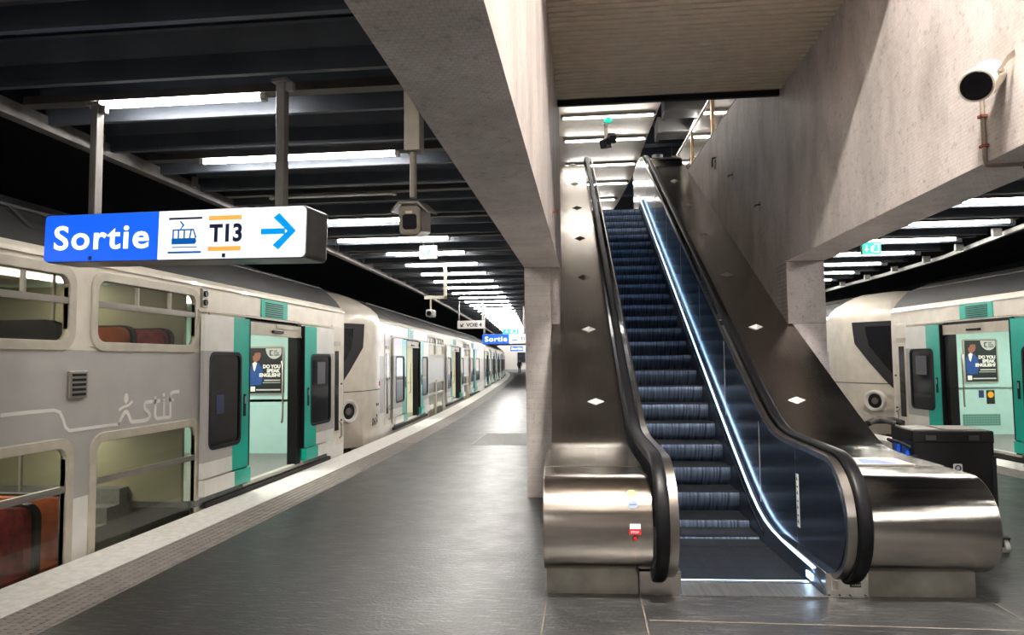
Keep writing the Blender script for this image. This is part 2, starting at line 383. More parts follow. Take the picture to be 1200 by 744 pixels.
# tunnel walls
def wallblocks(name):
    m = mosaic(name, (1,2), (.75,.85,1.0), .3)
    for n in m.node_tree.nodes:
        if n.type == 'TEX_BRICK':
            n.inputs['Brick Width'].default_value = .42; n.inputs['Row Height'].default_value = .21; n.inputs['Mortar Size'].default_value = .008
    return m
M['blocks'] = wallblocks('grey_block_wall')
struct(MB().box(-19, 14, -9.6, -9.3, -1.3, 9.2).build('wall_back_light_block', M['mos_xz']))  # added unseen wall, keeps white world light out of the drum reflections
struct(MB().box(-19.2, -19, -9, 130, -1.3, 5.5).build('wall_far_left', M['dark']))
struct(strip_mb(lambda y: ex_(y)-4.65, lambda y: ex_(y)-4.45, -1.3, 4.25, [y for y in YS if y < 118]).build('wall_left', M['blocks']))
struct(strip_mb(lambda y: ex_(y)-4.7, lambda y: ex_(y)-.02, 4.25, 4.4).build('ceiling_track_left', M['dark']))
struct(MB().box(12, 12.2, -9, 60, -1.3, 5.5).build('wall_right', M['dark']))
struct(MB().box(6.4, 12, -9, 60, 4.25, 4.4).build('ceiling_track_right', M['dark']))
# painted panels on the tunnel wall
pal = [srgb(30,90,140), srgb(150,110,40), srgb(20,110,120), srgb(120,50,60), srgb(60,60,120)]
for i in range(7):
    y = 15+i*1.9; mp_ = mat('mural_paint', pal[i % 5], .6)
    o = strip_mb(lambda q: ex_(q)-4.45, lambda q: ex_(q)-4.43, 3.1, 4.1, [y, y+1.6]).build('wall_panel', mp_)
    struct(o)
struct(MB().box(-30, 12, 128, 128.3, -1.3, 5).build('wall_end', M['wallpaint']))

# ------------------------------------------------------------------ slatted ceilings
PITCH = .7575
def slat_profile(y):     # one blade: rounded upper lip towards the camera, a fold half way, a lower lip
    p = [(y-.115,3.90),(y-.105,3.925),(y-.08,3.925),(y-.07,3.90),(y-.015,3.775),(y+.012,3.77),(y+.02,3.64),(y+.045,3.62),(y+.045,3.61),(y+.0,3.61),(y-.004,3.64),(y-.012,3.755),(y-.04,3.765),(y-.10,3.885)]
    return p
mbL, mbR = MB(), MB()
k = -12
while 4.42+k*PITCH < 80:
    y = 4.42+k*PITCH; k += 1
    mbL.prism(slat_profile(y), 'x', ex_(y)-.02, -.755)
    if y < 32: mbR.prism(slat_profile(y), 'x', 2.83, 6.5)
struct(mbL.build('ceiling_left', M['slat'])); struct(mbR.build('ceiling_right', M['slat']))
struct(strip_mb(lambda y: ex_(y)-.02, lambda y: -.9, 4.22, 4.35, [y for y in YS if y < 120]).build('ceiling_above_left', M['dark']))
struct(MB().box(2.83, 6.9, -9, 40, 4.22, 4.35).build('ceiling_above_right', M['dark']))
struct(strip_mb(lambda y: ex_(y)-.10, lambda y: ex_(y)-.0, 3.56, 3.68, [y for y in YS if y < 82]).build('trim_6', M['ceil_edge']), 'long grey steel edge bar of the slatted ceiling above the train')
struct(strip_mb(lambda y: ex_(y)-.16, lambda y: ex_(y)-.10, 3.62, 4.25, [y for y in YS if y < 82]).build('trim_7', M['dark']))
RE = [(-9,6.45),(10.5,6.33),(14,6.80),(17,6.86),(21,6.75),(40,6.7)]
def rce(y):
    for (y0,x0),(y1,x1) in zip(RE, RE[1:]):
        if y <= y1: return x0+(x1-x0)*(y-y0)/(y1-y0)
    return 6.7
struct(strip_mb(lambda y: rce(y), lambda y: rce(y)+.07, 3.5, 3.57, [-9,0,6,10.5,12,14,17,21,30,40]).build('trim_8', M['ceil_edge']), 'grey steel edge bar of the slatted ceiling over the right-hand platform side')
mb = MB()
for i in range(30):
    y = 4.2+i*1.515; mb.box(ex_(y)+.02, ex_(y)+.07, y, y+.05, 3.6, 3.72)
struct(mb.build('trim_9', M['ceil_edge']))
mb = MB()
for i in range(14):
    y = 5.4+i*1.515; mb.box(rce(y)-.16, rce(y)-.03, y, y+.06, 3.5, 3.62)
struct(mb.build('trim_10', M['ceil_edge']))

# tube lights: a casing right across the bay and one lit tube
ORD = ['first','second','third','fourth','fifth','sixth','seventh','eighth','ninth','tenth']
def tube_light(label, x0, x1, t0, t1, y, z=3.64, lit=True, group=None, glow='tube', dz=0):
    t = thing('ceiling_light', label, 'ceiling light', ((t0+t1)/2, y, z), 0, group)
    cx = (t0+t1)/2
    h = MB(); h.prism([(-.055,0),(.055,0),(.04,.07),(-.04,.07)], 'x', x0-cx, x1-cx)
    h.build('casing', M['casing'], t)
    MB().cyl((t0-cx,0,-.022), (t1-cx,0,-.022), .020, 10).build('tube', M[glow] if lit else M['tube_off'], t, smooth=True)
    for q in (t0-cx, t1-cx): MB().box(q-.02, q+.02, -.025, .025, -.045, 0).build('tube_holder', M['trunk'], t)
    return t
for i in range(-8, 30):
    y = 4.87+i*1.515; xl = ex_(y)
    xr = -.78
    if i < 0: lab = 'tube light in the dark slatted ceiling, behind the viewer'; g = 'tube lights behind the viewer'
    elif i == 2: lab = 'unlit tube light just above the right end of the large blue exit direction sign'; g = None
    elif i < 10: lab = f'{"lit" } ceiling tube light, {ORD[i]} in line from the sign posts over the train side platform'; g = 'tube lights over the train side platform'
    else: lab = 'lit ceiling tube light far along the slatted ceiling beyond the small grey platform sign'; g = 'distant tube lights over the train side platform'
    t0 = -2.45 if i < 0 else -3.70 if i < 3 else (-4.0 if i < 5 else xl+.75); t1 = t0+(1.35 if i < 2 else 1.5)
    if i == 1: t1 = -1.75
    if i in (4, 5, 6): t1 = -2.15
    tube_light(lab, xl+.08, xr, t0, t1, y, lit=(i not in (2, -1)), group=g)
for i in range(-8, 14):
    y = 4.87+i*1.515
    if i == 2: continue
    if i < 0: lab = 'tube light in the dark slatted ceiling, behind the viewer'; g = 'tube lights behind the viewer'
    elif i < 3: lab = 'tube light hidden above the tiled beam on the loudspeaker side'; g = 'tube lights over the near loudspeaker side'
    elif i < 9: lab = f'lit ceiling tube light beyond the loudspeaker beam, {ORD[i-3]} in line from the viewer'; g = 'tube lights over the far platform side'
    else: lab = 'distant lit ceiling tube light behind the pillar beside the steel escalator deck'; g = 'distant tube lights over the far platform side'
    t0 = 4.80; tube_light(lab, 2.9, rce(y)-.05, t0, t0+1.45, y, group=g)

# ------------------------------------------------------------------ tiled beams, columns, stairwell
def mosobj(name, poly_boxes, label=None):
    mb = MB()
    for (x0,x1,y0,y1,z0,z1) in poly_boxes:
        v = [(x,y,z) for x in (x0,x1) for y in (y0,y1) for z in (z0,z1)]
        mb.add(v, [(0,1,3,2),(4,6,7,5)], 0); mb.add(v, [(0,4,5,1),(2,3,7,6)], 1); mb.add(v, [(0,2,6,4),(1,5,7,3)], 2)
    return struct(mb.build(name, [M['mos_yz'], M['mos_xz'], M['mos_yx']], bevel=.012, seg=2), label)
mosobj('wall_beam_left', [(-.745,-.305,-9,9.05,2.795,8.2)], 'deep tiled beam on the train side of the escalator well')
mosobj('wall_beam_right', [(2.385,2.825,-9,9.05,2.795,8.2)], 'deep tiled beam carrying the loudspeaker')
def column(name, x0, x1, y0, y1, zc, ztop, inner, label):
    mb = MB()
    def sec(a0, a1, b0, b1, z): return [(a0,b0,z),(a1,b0,z),(a1,b1,z),(a0,b1,z)]
    mb.loft([sec(x0,x1,y0,y1,zc), sec(x0,x1,y0,y1,ztop)], 0)
    if inner > 0: a0, a1, c0, c1 = x0+.005, x1-.105, x0+.018, x1-.16
    else: a0, a1, c0, c1 = x0+.055, x1+.0, x0+.10, x1+.0
    mb.loft([sec(c0,c1,y0+.02,y1,0), sec(a0,a1,y0+.004,y1,zc-.05), sec(a0,a1,y0+.004,y1,zc)], 0)
    o = mb.build(name, [M['mos_xz']], bevel=.01)
    return struct(o, label)
column('wall_column_left', -.745, -.31, 8.575, 9.02, 2.035, 2.795, 1, 'tapering tiled column under the train side beam')
column('wall_column_right', 2.385, 2.822, 8.575, 9.02, 2.05, 2.795, -1, 'tapering tiled column beside the loudspeaker beam')
# ribbed soffit under the upper floor
mb = MB(); y = 4.95
while y < 8.5:
    mb.prism([(y,4.88),(y+.006,4.872),(y+.064,4.872),(y+.07,4.88),(y+.07,4.892),(y,4.892)], 'x', -.305, 2.385, 0); y += .10
mb.box(-.305, 2.385, 4.95, 8.62, 4.892, 5.5, 1)
struct(mb.build('ceiling_soffit', [M['soffit'], M['under']]), 'ribbed metal soffit above the escalator well')
struct(MB().box(-.305, 2.385, 8.60, 8.66, 4.83, 4.92).build('trim_11', M['black']), 'dark edge bar of the ribbed soffit')
# well walls that follow the escalator
EYAW = R(2.2); E0 = (.6, 5.08)
exv = (math.cos(EYAW), math.sin(EYAW)); eyv = (-math.sin(EYAW), math.cos(EYAW))
def toW(x, y, z): return (E0[0]+x*exv[0]+y*eyv[0], E0[1]+x*exv[1]+y*eyv[1], z)
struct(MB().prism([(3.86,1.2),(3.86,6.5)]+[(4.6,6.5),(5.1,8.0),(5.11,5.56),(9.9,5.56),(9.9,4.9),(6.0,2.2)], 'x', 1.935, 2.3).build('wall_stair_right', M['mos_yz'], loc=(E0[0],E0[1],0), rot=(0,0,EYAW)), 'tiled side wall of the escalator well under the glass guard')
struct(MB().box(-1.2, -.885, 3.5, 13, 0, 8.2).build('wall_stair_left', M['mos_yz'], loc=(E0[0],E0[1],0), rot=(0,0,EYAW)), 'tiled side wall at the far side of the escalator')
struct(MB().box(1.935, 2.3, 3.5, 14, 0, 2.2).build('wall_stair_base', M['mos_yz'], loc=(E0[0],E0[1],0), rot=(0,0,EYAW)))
def upbox(name, m, b, loc=True): return struct(MB().box(*b).build(name, m))
upbox('floor_upper', M['floor'], (-3, 9, 17.0, 34, 4.4, 4.9))
# upper hall ceiling: pale panels, its open edge running diagonally
struct(MB().prism([(-6,-9),(-6,34),(.2,34),(.85,29.5),(1.285,25.4),(1.53,22.2),(1.68,17.8),(1.78,15.4),(2.2,8),(2.6,-9)], 'z', 7.4, 7.5).build('ceiling_upper', M['wallpaint']), 'pale flat ceiling of the hall above, ending in a diagonal edge')
upbox('ceiling_upper_void', M['dark'], (-6, 14, -9, 40, 9.0, 9.2))
upbox('wall_upper_end', M['wallpaint'], (-6, 14, 36, 36.2, 4.9, 9.0))
upbox('wall_upper_right', M['wallpaint'], (9.5, 9.7, -9, 36, 5, 9.0))
mb = MB()
for y in (15.2, 16.8, 18.6, 20.5, 22.5, 24.6, 26.8): mb.box(.8, 9, y, y+.35, 7.95, 8.4)
struct(mb.build('ceiling_joists', M['slat']))
HALL = [(14.6,'just behind the soffit edge'),(16.2,'beside the small green lamp'),(17.95,'behind the spotlight pair'),(20.3,'above the escalator top'),(22.5,'nearest the escalator landing')]
for i, (y, w) in enumerate(HALL):
    tube_light(f'tube light on the pale upper hall ceiling, {w}', -.5, {0:1.75,1:1.70,2:1.62,3:1.55,4:1.45}[i], -.46, {0:1.72,1:1.66,2:1.60,3:1.50,4:1.40}[i], y, 7.40-.07, glow='tube_up')
for i, y in enumerate((-3, 0, 2.2)):
    for x in (.1,):
        tube_light('tube light on the upper hall ceiling out of view', x-.8, x+1.9, x-.7, x+1.8, y, 7.33, glow='tube_up', group='upper hall tube lights out of view')
for i, y in enumerate((24.8, 27)):
    tube_light('tube light on the upper hall ceiling hidden behind the escalator top', -.5, 1.2, -.4, 1.1, y, 7.33, glow='tube_up', group='upper hall tube lights past the landing')
# long bright lamps and ducts in the open ceiling of the hall
d = thing('air_duct', 'pale box duct in the dark open ceiling above the escalator, higher of the two', 'duct', (2.5,16.6,7.45))
MB().box(-.55, .9, -.25, .35, 0, .35).build('duct_body', M['duct'], d, bevel=.02); MB().box(-.58, -.5, -.28, .38, -.03, .38).build('flange', M['duct'], d)
MB().box(-.3,-.28,0,.02,.35,.52).build('hanger', M['post'], d)
d = thing('air_duct', 'pale box duct in the dark open ceiling above the escalator, lower of the two', 'duct', (2.55,18.2,7.45))
MB().box(-.6, .9, -.3, .4, 0, .35).build('duct_body', M['duct'], d, bevel=.02); MB().box(-.64, -.55, -.33, .43, -.03, .38).build('flange', M['duct'], d)
MB().box(-.3,-.28,0,.02,.35,.52).build('hanger', M['post'], d)
for i, (x, y, w) in enumerate(((2.75,17.42,'between the two ducts'),(2.6,20.6,'below the lower duct'),(2.5,23.0,'next to the escalator top'))):
    t = thing('strip_light', f'short bright strip light in the dark open ceiling {w}', 'ceiling light', (x,y,7.38))
    MB().box(-.05,.05,-.42,.42,.03,.1).build('casing', M['trunk'], t); MB().box(-.01,.01,-.01,.01,.1,.58).build('ceiling_mount', M['post'], t); MB().box(-.035,.035,-.40,.40,0,.03).build('diffuser', M['tube_up'], t)
t = thing('smoke_detector', 'small pale smoke detector under the dark open ceiling', 'detector', (2.15,20.3,7.5))
MB().tube([(0,0,-.14),(0,0,-.10),(0,0,.04),(0,0,.06)], [.07,.15,.16,.08], 16).build('detector_body', M['duct'], t, smooth=True)
MB().cyl((0,0,-.26),(0,0,-.14),.03,10).build('sensor_tip', M['black'], t)

# ------------------------------------------------------------------ glass guard on the well wall
g = thing('glass_guard', 'glass guard with bronze posts on the tiled wall beside the escalator', 'railing', (E0[0],E0[1],5.56), EYAW)
for k, (a, b) in enumerate(((5.2,7.48),(7.52,9.40),(9.44,11.1))):
    MB().box(2.02, 2.035, a, b, .02, .78).build('pane', M['clear'], g)
for y in (7.5, 9.42, 11.1): MB().box(1.99, 2.04, y-.028, y+.028, 0, .80).build('post', M['bronze'], g)
MB().cyl((2.02,5.15,.81),(2.02,11.15,.81),.032,12).build('top_rail', M['steel_p'], g, smooth=True)
MB().box(1.94, 2.05, 5.12, 11.15, 0, .03).build('base_channel', M['black'], g)
t = thing('panel_light', 'large square lamp on the hall ceiling out of view', 'ceiling light', (1.05,1.9,7.3))
MB().box(-.5,.5,-.16,.16,.02,.1).build('lamp_frame', M['trunk'], t); MB().box(-.46,.46,-.13,.13,0,.02).build('diffuser', M['flood'], t)
# ------------------------------------------------------------------ escalator
esc = thing('escalator', 'long steel escalator with dark steps and blue lit skirts rising to the hall above', 'escalator', (E0[0],E0[1],0), EYAW)
MS = .584; N0 = -1.0; TOPZ = 4.9
# steps
def step_mb():
    mb = MB()
    ris = [(-.010,-.014),(-.017,-.035),(-.014,-.07),(.006,-.115),(.042,-.16),(.09,-.205)]
    poly = [(.0,-.004),(.006,0),(.372,0),(.372,-.03)]+[(.37,-.205)]+ris[::-1]
    mb.prism(poly, 'x', .04, .995)
    return mb
ORIG = step_mb().build('step', M['step'], esc, smooth=25)
def edge_mb():
    mb = MB(); mb.prism([(-.003,-.014),(-.003,.002),(.03,.0035),(.345,.0035),(.345,0),(.0,0)], 'x', .04, .995); return mb
ED = edge_mb().build('step_tread', M['tread'], ORIG)
zk = []
k = 0
while True:
    z = .105+.2*k
    if z > TOPZ+.01: break
    zk.append(((z-N0)/.583, z)); k += 1
flat = [(.31+.343*i, 0.0) for i in range(1, 5)]
alls = [(.31,0.0),(.653,0.0),(.996,0.0),(1.30,.004),(1.56,.03)]+zk+[(zk[-1][0]+.343, 4.9),(zk[-1][0]+.686,4.9)]
for i, (y, z) in enumerate(alls):
    if i == 0: s_ = ORIG
    else:
        s_ = ORIG.copy(); COL.objects.link(s_); s_.parent = esc
        e_ = ED.copy(); COL.objects.link(e_); e_.parent = s_
    s_.location = (0, y, z)
# comb plate and floor plate
MB().box(.02, 1.02, -.02, .26, 0, .012).build('floor_plate', M['comb'], esc)
mb = MB(); mb.box(.04, 1.0, .26, .30, .004, .02)
for i in range(48): mb.prism([(.05+i*.0195,.30),(.058+i*.0195,.30),(.054+i*.0195,.335)], 'z', .004, .014)
mb.build('comb', M['comb'], esc)
MB().box(.05, .99, .302, .307, .0145, .0215).build('comb_light', M['led'], esc)
# deck profile (y,z): flat head, then the slope, then flat at the top
CT = 10.25
def deckz(y, c=.03):
    lo = .83
    z = MS*y+c
    top = MS*CT+c
    f = lambda a, b, r: (a+b+math.sqrt((a-b)**2+r*r))/2
    z = f(z, lo, .10)
    return top-(f(top-z, 0, .12))+0
ydeck = [.42,.7,.95,1.1,1.2,1.28,1.36,1.44,1.52,1.62,1.75,1.9,2.3,3.0,3.44]+[3.5+.5*i for i in range(13)]+[9.8,10.0,10.15,10.3,10.45,10.7,11.2]
def xr_out(y):
    if y <= 1.2: return 2.05
    if y < 3.45: return 2.05-(y-1.2)*.03
    return 1.925
def deck(name, xi, xo, parent):
    mb = MB(); secs = []
    for y in ydeck:
        z = deckz(y); secs.append([(xi,y,z),(xo(y),y,z),(xo(y),y,z-.03),(xi,y,z-.03)])
    mb.loft(secs)
    return mb.build(name, M['steel'], parent, smooth=30)
dl = deck('deck', -.178, lambda y: -.915 if y < 1.25 else -.875, esc)
dr = deck('deck', 1.215, xr_out, esc)
def side(x, yend, parent):
    mb = MB(); top = [(y, deckz(y)-.03) for y in ydeck if y <= yend]
    mb.prism(top+[(top[-1][0], .0),(top[0][0], 0)], 'x', x, x+.01); return mb.build('side_panel', M['steel_b'], parent)
side(-.875, 10, esc); side(1.972, 3.4, esc)
# rounded heads
def drum(name, x0, x1, parent):
    poly = [(.78,.83),(.45,.83)]+arc(.08,.50,.33,90,270,28)+[(.78,.17)]
    mb = MB(); mb.prism(poly, 'x', x0, x1)
    o = mb.build(name, M['steel_d'], parent, smooth=25, bevel=.006); return o
drumL = drum('newel_drum', -.92, -.178, esc); drumR = drum('newel_drum', 1.215, 2.055, esc)
MB().box(-.276,-.272,-.24,.3,.1705,.1715).build('seam', M['black'], drumL)
# pedestals under the heads
mb = MB(); mb.box(-.905, -.262, .03, 1.3, 0, .20); mb.build('pedestal', M['steel_b'], esc)
mb = MB(); mb.box(-.258, .03, -.01, 1.3, 0, .17); pl = mb.build('pedestal', M['steel_p'], esc, bevel=.004)
mb = MB(); mb.box(1.30, 2.02, .03, 1.3, 0, .20); mb.build('pedestal', M['steel_b'], esc)
mb = MB(); mb.box(1.012, 1.296, -.01, 1.3, 0, .17); pr = mb.build('pedestal', M['steel_p'], esc, bevel=.004)
MB().box(1.17, 1.245, -.0125, -.0095, .075, .105).build('name_plate', M['black'], pr)
text('plate_lettering', 'SOLUX', .02, M['paint_w'], (1.18,-.0135,.083), (1,0,0), (0,0,1), pr)
MB().box(1.05, 1.09, -.0125, -.0095, .055, .115).build('key_plate', M['alu'], pr)
mb = MB()
for x in (1.03,1.10,1.17,1.27): mb.cyl((x,-.014,.022),(x,-.008,.022),.005,8)
mb.build('screws', M['black'], pr)
# handrail path (y,z): round the head and up the slope
def railpath(c, r, cy, cz, off=0):
    p = [(.42,cz-r+.02),(.30,cz-r+.0)]+[(cy+r*math.cos(R(a)), cz+r*math.sin(R(a))) for a in range(264, 86, -7)]
    yy = [.45,.75,.95,1.1,1.22,1.34,1.46,1.58,1.7,1.85,2.05,2.4,3,4,5,6,7,8,9,9.6,9.9,10.1,10.25,10.4,10.6,10.9,11.3,11.8]
    lo = cz+r; top = MS*CT+c
    f = lambda a, b, q: (a+b+math.sqrt((a-b)**2+q*q))/2
    for y in yy:
        z = f(MS*y+c, lo, .16); z = top-f(top-z, 0, .16); p.append((y, z))
    return p
rp = railpath(.195, .44, .12, .535)
rin = railpath(.14, .375, .12, .535)
def offs(path, d):
    """normal offset of a (y,z) path"""
    out = []
    for i, p in enumerate(path):
        a = path[max(i-1,0)]; b = path[min(i+1,len(path)-1)]
        t = Vector((b[0]-a[0], b[1]-a[1])).normalized(); n = Vector((t.y,-t.x))
        out.append((p[0]+n.x*d, p[1]+n.y*d))
    return out
def band(path, x0, x1, d0, d1, xs=None, xe=None):
    xs = x0 if xs is None else xs; xe = x1 if xe is None else xe
    a, b = offs(path, d0), offs(path, d1)
    def X0(y): return x0+(xs-x0)*max(0, min(1, (y-1.2)/.9))
    def X1(y): return x1+(xe-x1)*max(0, min(1, (y-1.2)/.9))
    secs = [[(X0(p[0]),p[0],p[1]),(X1(p[0]),p[0],p[1]),(X1(p[0]),q[0],q[1]),(X0(p[0]),q[0],q[1])] for p, q in zip(a, b)]
    return MB().loft(secs)
def railsec(path, xc, parent):
    sec = []
    for k in range(14):
        an = 2*math.pi*k/14; ca, sa = math.cos(an), math.sin(an)
        sec.append((.046*math.copysign(abs(ca)**.7, ca), .022*math.copysign(abs(sa)**.8, sa)))
    outs = [offs(path, s_[1]) for s_ in sec]
    secs = [[(xc+sec[k][0], outs[k][i][0], outs[k][i][1]) for k in range(14)] for i in range(len(path))]
    return MB().loft(secs).build('handrail', M['rubber'], parent, smooth=50)
for xc, xt0, xt1, xs_, xe_ in ((-.128,-.078,-.02,-.036,-.02),(1.168,1.06,1.118,1.06,1.076)):
    railsec(rp, xc, esc)
    band(rp, xt0, xt1, .012, .05, xs_, xe_).build('balustrade_trim', M['trim'], esc, smooth=40)
    band(rp, min(xc-.03,xc+.03), xc+.03, .024, .07).build('handrail_guide', M['black'], esc, smooth=40)
# balustrade panels (inner faces) with joints
def inner(x0, x1, parent):
    lim = [p for p in offs(rp, .05)]
    pts = lim[2:]                     # from the foot of the loop upward
    end = pts[-1]; YC = 1.66
    k = max(i for i, q in enumerate(pts) if q[0] < YC)
    ztop = pts[k][1]+(pts[k+1][1]-pts[k][1])*(YC-pts[k][0])/(pts[k+1][0]-pts[k][0])
    low1 = [(y, skz(y)-.02) for y in (1.5,1.4,1.2,.9,.6,.3)]
    o1 = MB().prism(pts[:k+1]+[(YC-.004,ztop),(YC-.004,skz(YC)-.02)]+low1, 'x', x0, x1).build('balustrade_panel', M['headpanel'], parent, smooth=10, label='dark end panel of the balustrade')
    low2 = [(end[0], 5.0),(10.2,5.1)]+[(y, skz(y)-.02) for y in (9.8,8,6,4,3,2.4,2.0,1.8)]
    MB().prism([(YC+.004,skz(YC)-.02),(YC+.004,ztop)]+pts[k+1:]+low2, 'x', x0, x1).build('balustrade_panel', M['panel'], parent, smooth=10)
    return o1
def skz(y):
    f = lambda a, b, q: (a+b+math.sqrt((a-b)**2+q*q))/2
    z = f(.58*y-.73, .125, .22)
    return min(z, .58*10.1-.73)
pL_ = inner(-.02, -.012, esc); pR_ = inner(1.052, 1.060, esc)
for y in (2.95,4.25,5.55,6.85,8.15,9.45):
    mb = MB(); mb.box(1.0500, 1.0518, y-.006, y+.006, skz(y)+.02, MS*y+.12); mb.build('panel_joint', M['duct'], pR_)
MB().box(1.0500, 1.0518, 1.655, 1.668, skz(1.66)+.02, 1.06).build('panel_joint', M['duct'], pR_)
MB().box(1.0505, 1.0518, .664, .669, .17, .92).build('panel_joint', M['steel_p'], pR_)
# vertical white sticker strip with black pictograms
st = MB().box(1.0495, 1.0512, .60, .66, .33, .74).build('sticker', M['paint_w'], pR_, label='white vertical safety sticker')
mb = MB()
for i in range(7):
    z = .36+i*.055
    if i % 2: mb.box(1.0487, 1.0496, .615, .645, z, z+.012)
    else: mb.add([(1.0487,.612,z),(1.0487,.650,z+.004),(1.0487,.632,z+.034)], [(0,1,2)]); 
mb.build('pictograms', M['paint_k'], st)
# skirts with a cold light line along the top
def skirt(x, s, parent):
    ys = [0.0,.15,.3,.6,.9,1.2,1.4,1.6,1.8,2.0,2.4,3,4,6,8,9.6,10.1]
    mb = MB()
    secs = [[(x,y,skz(y)-.62 if skz(y)>.65 else .001),(x,y,skz(y)-.006 if y > .25 else max(.02, skz(y)-.1*(1-y/.25))),(x+s*.045,y,skz(y)-.006 if y > .25 else max(.02,skz(y)-.1*(1-y/.25))),(x+s*.045,y,skz(y)-.62 if skz(y)>.65 else .001)] for y in ys]
    mb.loft(secs)
    o = mb.build('skirt', M['skirt'], parent, smooth=30)
    y2 = [.22,.3,.6,.9,1.2,1.4,1.6,1.8,2.0,2.4,3,4,6,8,9.6,10.1]
    MB().loft([[(x-s*.004,y,skz(y)-.008),(x-s*.004,y,skz(y)+.003),(x+s*.012,y,skz(y)+.003),(x+s*.012,y,skz(y)-.008)] for y in y2]).build('light_line', M['led'], o)
    lp = MB(); lp.box(min(x-s*.006,x), max(x-s*.006,x), .235, .34, .045, .085); lp.build('step_light', M['led2'], o)
    # brush strip
    MB().loft([[(x-s*.012,y,skz(y)-.135),(x-s*.012,y,skz(y)-.115),(x,y,skz(y)-.11),(x,y,skz(y)-.14)] for y in y2[5:]]).build('brush', M['black'], o)
    return o
skirt(1.003, 1, esc); skirt(.035, -1, esc)
# flat diamond stops screwed on the decks
def diamond():
    mb = MB(); a, b, h = .088, .058, .040
    v = [(-a,0,0),(0,-b,0),(a,0,0),(0,b,0),(0,0,h)]
    mb.add(v, [(0,1,4),(1,2,4),(2,3,4),(3,0,4),(0,3,2,1)]); return mb
D0 = None
for dk, x in ((dl,-.435),(dr,1.532)):
    for i in range(7):
        y = 2.045+1.37*i*(.985)
        if D0 is None: d_ = diamond().build('anti_slide_stud', M['duct'], dk); D0 = d_
        else:
            d_ = D0.copy(); COL.objects.link(d_); d_.parent = dk
        d_.location = (x, y, deckz(y)+.001); d_.rotation_euler = (math.atan(MS) if y < 10 else 0, 0, 0)
# stickers, stop button on the train side head
def on_drum(a): return (.08+.33*math.cos(R(a)), .50+.33*math.sin(R(a)))
def disc(name, x, a, r, m, parent, t=.003):
    c = on_drum(a); n = (math.cos(R(a)), math.sin(R(a)))
    return MB().cyl((x, c[0], c[1]), (x, c[0]+n[0]*t, c[1]+n[1]*t), r, 20).build(name, m, parent)
disc('sticker', -.315, 136, .032, M['yellow'], drumL)
o = disc('sticker', -.312, 149, .032, M['slateblue'], drumL); 
mb = MB(); c = on_drum(149); mb.box(-.337,-.29, c[0]-.006, c[0]-.003, c[1]-.012, c[1]+.002); mb.build('sticker_bar', M['navy'], o)
def plate(name, x0, x1, a0, a1, m, parent, t=.003):
    mb = MB(); s0 = []
    for k in range(5):
        a = a0+(a1-a0)*k/4; c = on_drum(a); n = (math.cos(R(a)), math.sin(R(a)))
        s0.append([(x0,c[0],c[1]),(x1,c[0],c[1]),(x1,c[0]+n[0]*t,c[1]+n[1]*t),(x0,c[0]+n[0]*t,c[1]+n[1]*t)])
    return mb.loft(s0).build(name, m, parent)
plate('sticker', -.338, -.268, 171.5, 177, M['paint_w'], drumL)
p_ = plate('stop_plate', -.345, -.265, 177.5, 183.5, M['red'], drumL)
c = on_drum(180.5); text('stop_lettering', 'STOP', .022, M['paint_w'], (-.333, c[0]-.0042, c[1]-.009), (1,0,0), (0,0,1), p_)
b_ = disc('stop_button_ring', -.306, 187.5, .018, M['black'], drumL, .006)
disc('stop_button', -.306, 187.5, .012, M['red'], b_, .014)
# notice plate lying on the other deck head
pt_ = MB(); z = deckz(.62)+.001
pt_.box(1.40, 1.86, .45, .83, z, z+.004); pt = pt_.build('notice_plate', M['alu'], dr)
mb = MB(); mb.add([(1.50,.50,z+.0045),(1.76,.47,z+.0045),(1.70,.66,z+.0045),(1.56,.74,z+.0045)], [(0,1,2,3)]); mb.build('notice_print', M['bluebit'], pt)
# round steel cheek that closes the top of the inner wall side
mb = MB(); mb.prism([(9.75,4.9)]+arc(10.35,5.45,.62,180,20,16)+[(11.2,4.9)], 'x', 1.215, 1.9); mb.build('top_drum', M['steel_d'], esc, smooth=25)
MB().box(-.9, 2.0, 10.3, 12, 4.80, 4.895).build('top_plate', M['comb'], esc)

POSTER_L = (-1.36,-.77,1.135,1.91); POSTER_R = (1.065,1.685,1.14,1.95)
STICK_R = [(1.31,1.41,.825,.97),(1.46,1.62,.70,.97),(.975,1.71,.28,.505)]
# ------------------------------------------------------------------ trains
# local frame of a carriage: y along the track away from the viewer, depth 0 = side facing the platform, growing inward
def win_frame(mb_sx, y0, y1, z0, z1, parent, upper, dy=(), bar=None, r=.10, name='window_frame', seats=True):
    W = .085
    o = MB(mb_sx).ring(rrect(y0-W, y1+W, z0-W, z1+W, r+W*.7), rrect(y0, y1, z0, z1, r), 'x', -.018, .05).build(name, M['frame'], parent, bevel=.006, seg=1)
    MB(mb_sx).prism(rrect(y0-.01, y1+.01, z0-.01, z1+.01, r), 'x', .018, .026).build('pane', M['glass'], o)
    if bar is not None:
        b = MB(mb_sx); b.box(-.012, .032, y0, y1, bar-.028, bar+.028)
        for q in dy: b.box(-.010, .03, y0+(y1-y0)*q-.013, y0+(y1-y0)*q+.013, bar, z1-.01)
        b.box(-.015, -.008, y0, y1, bar-.006, bar+.002)
        b.build('window_bar', M['alu'], o)
    return o
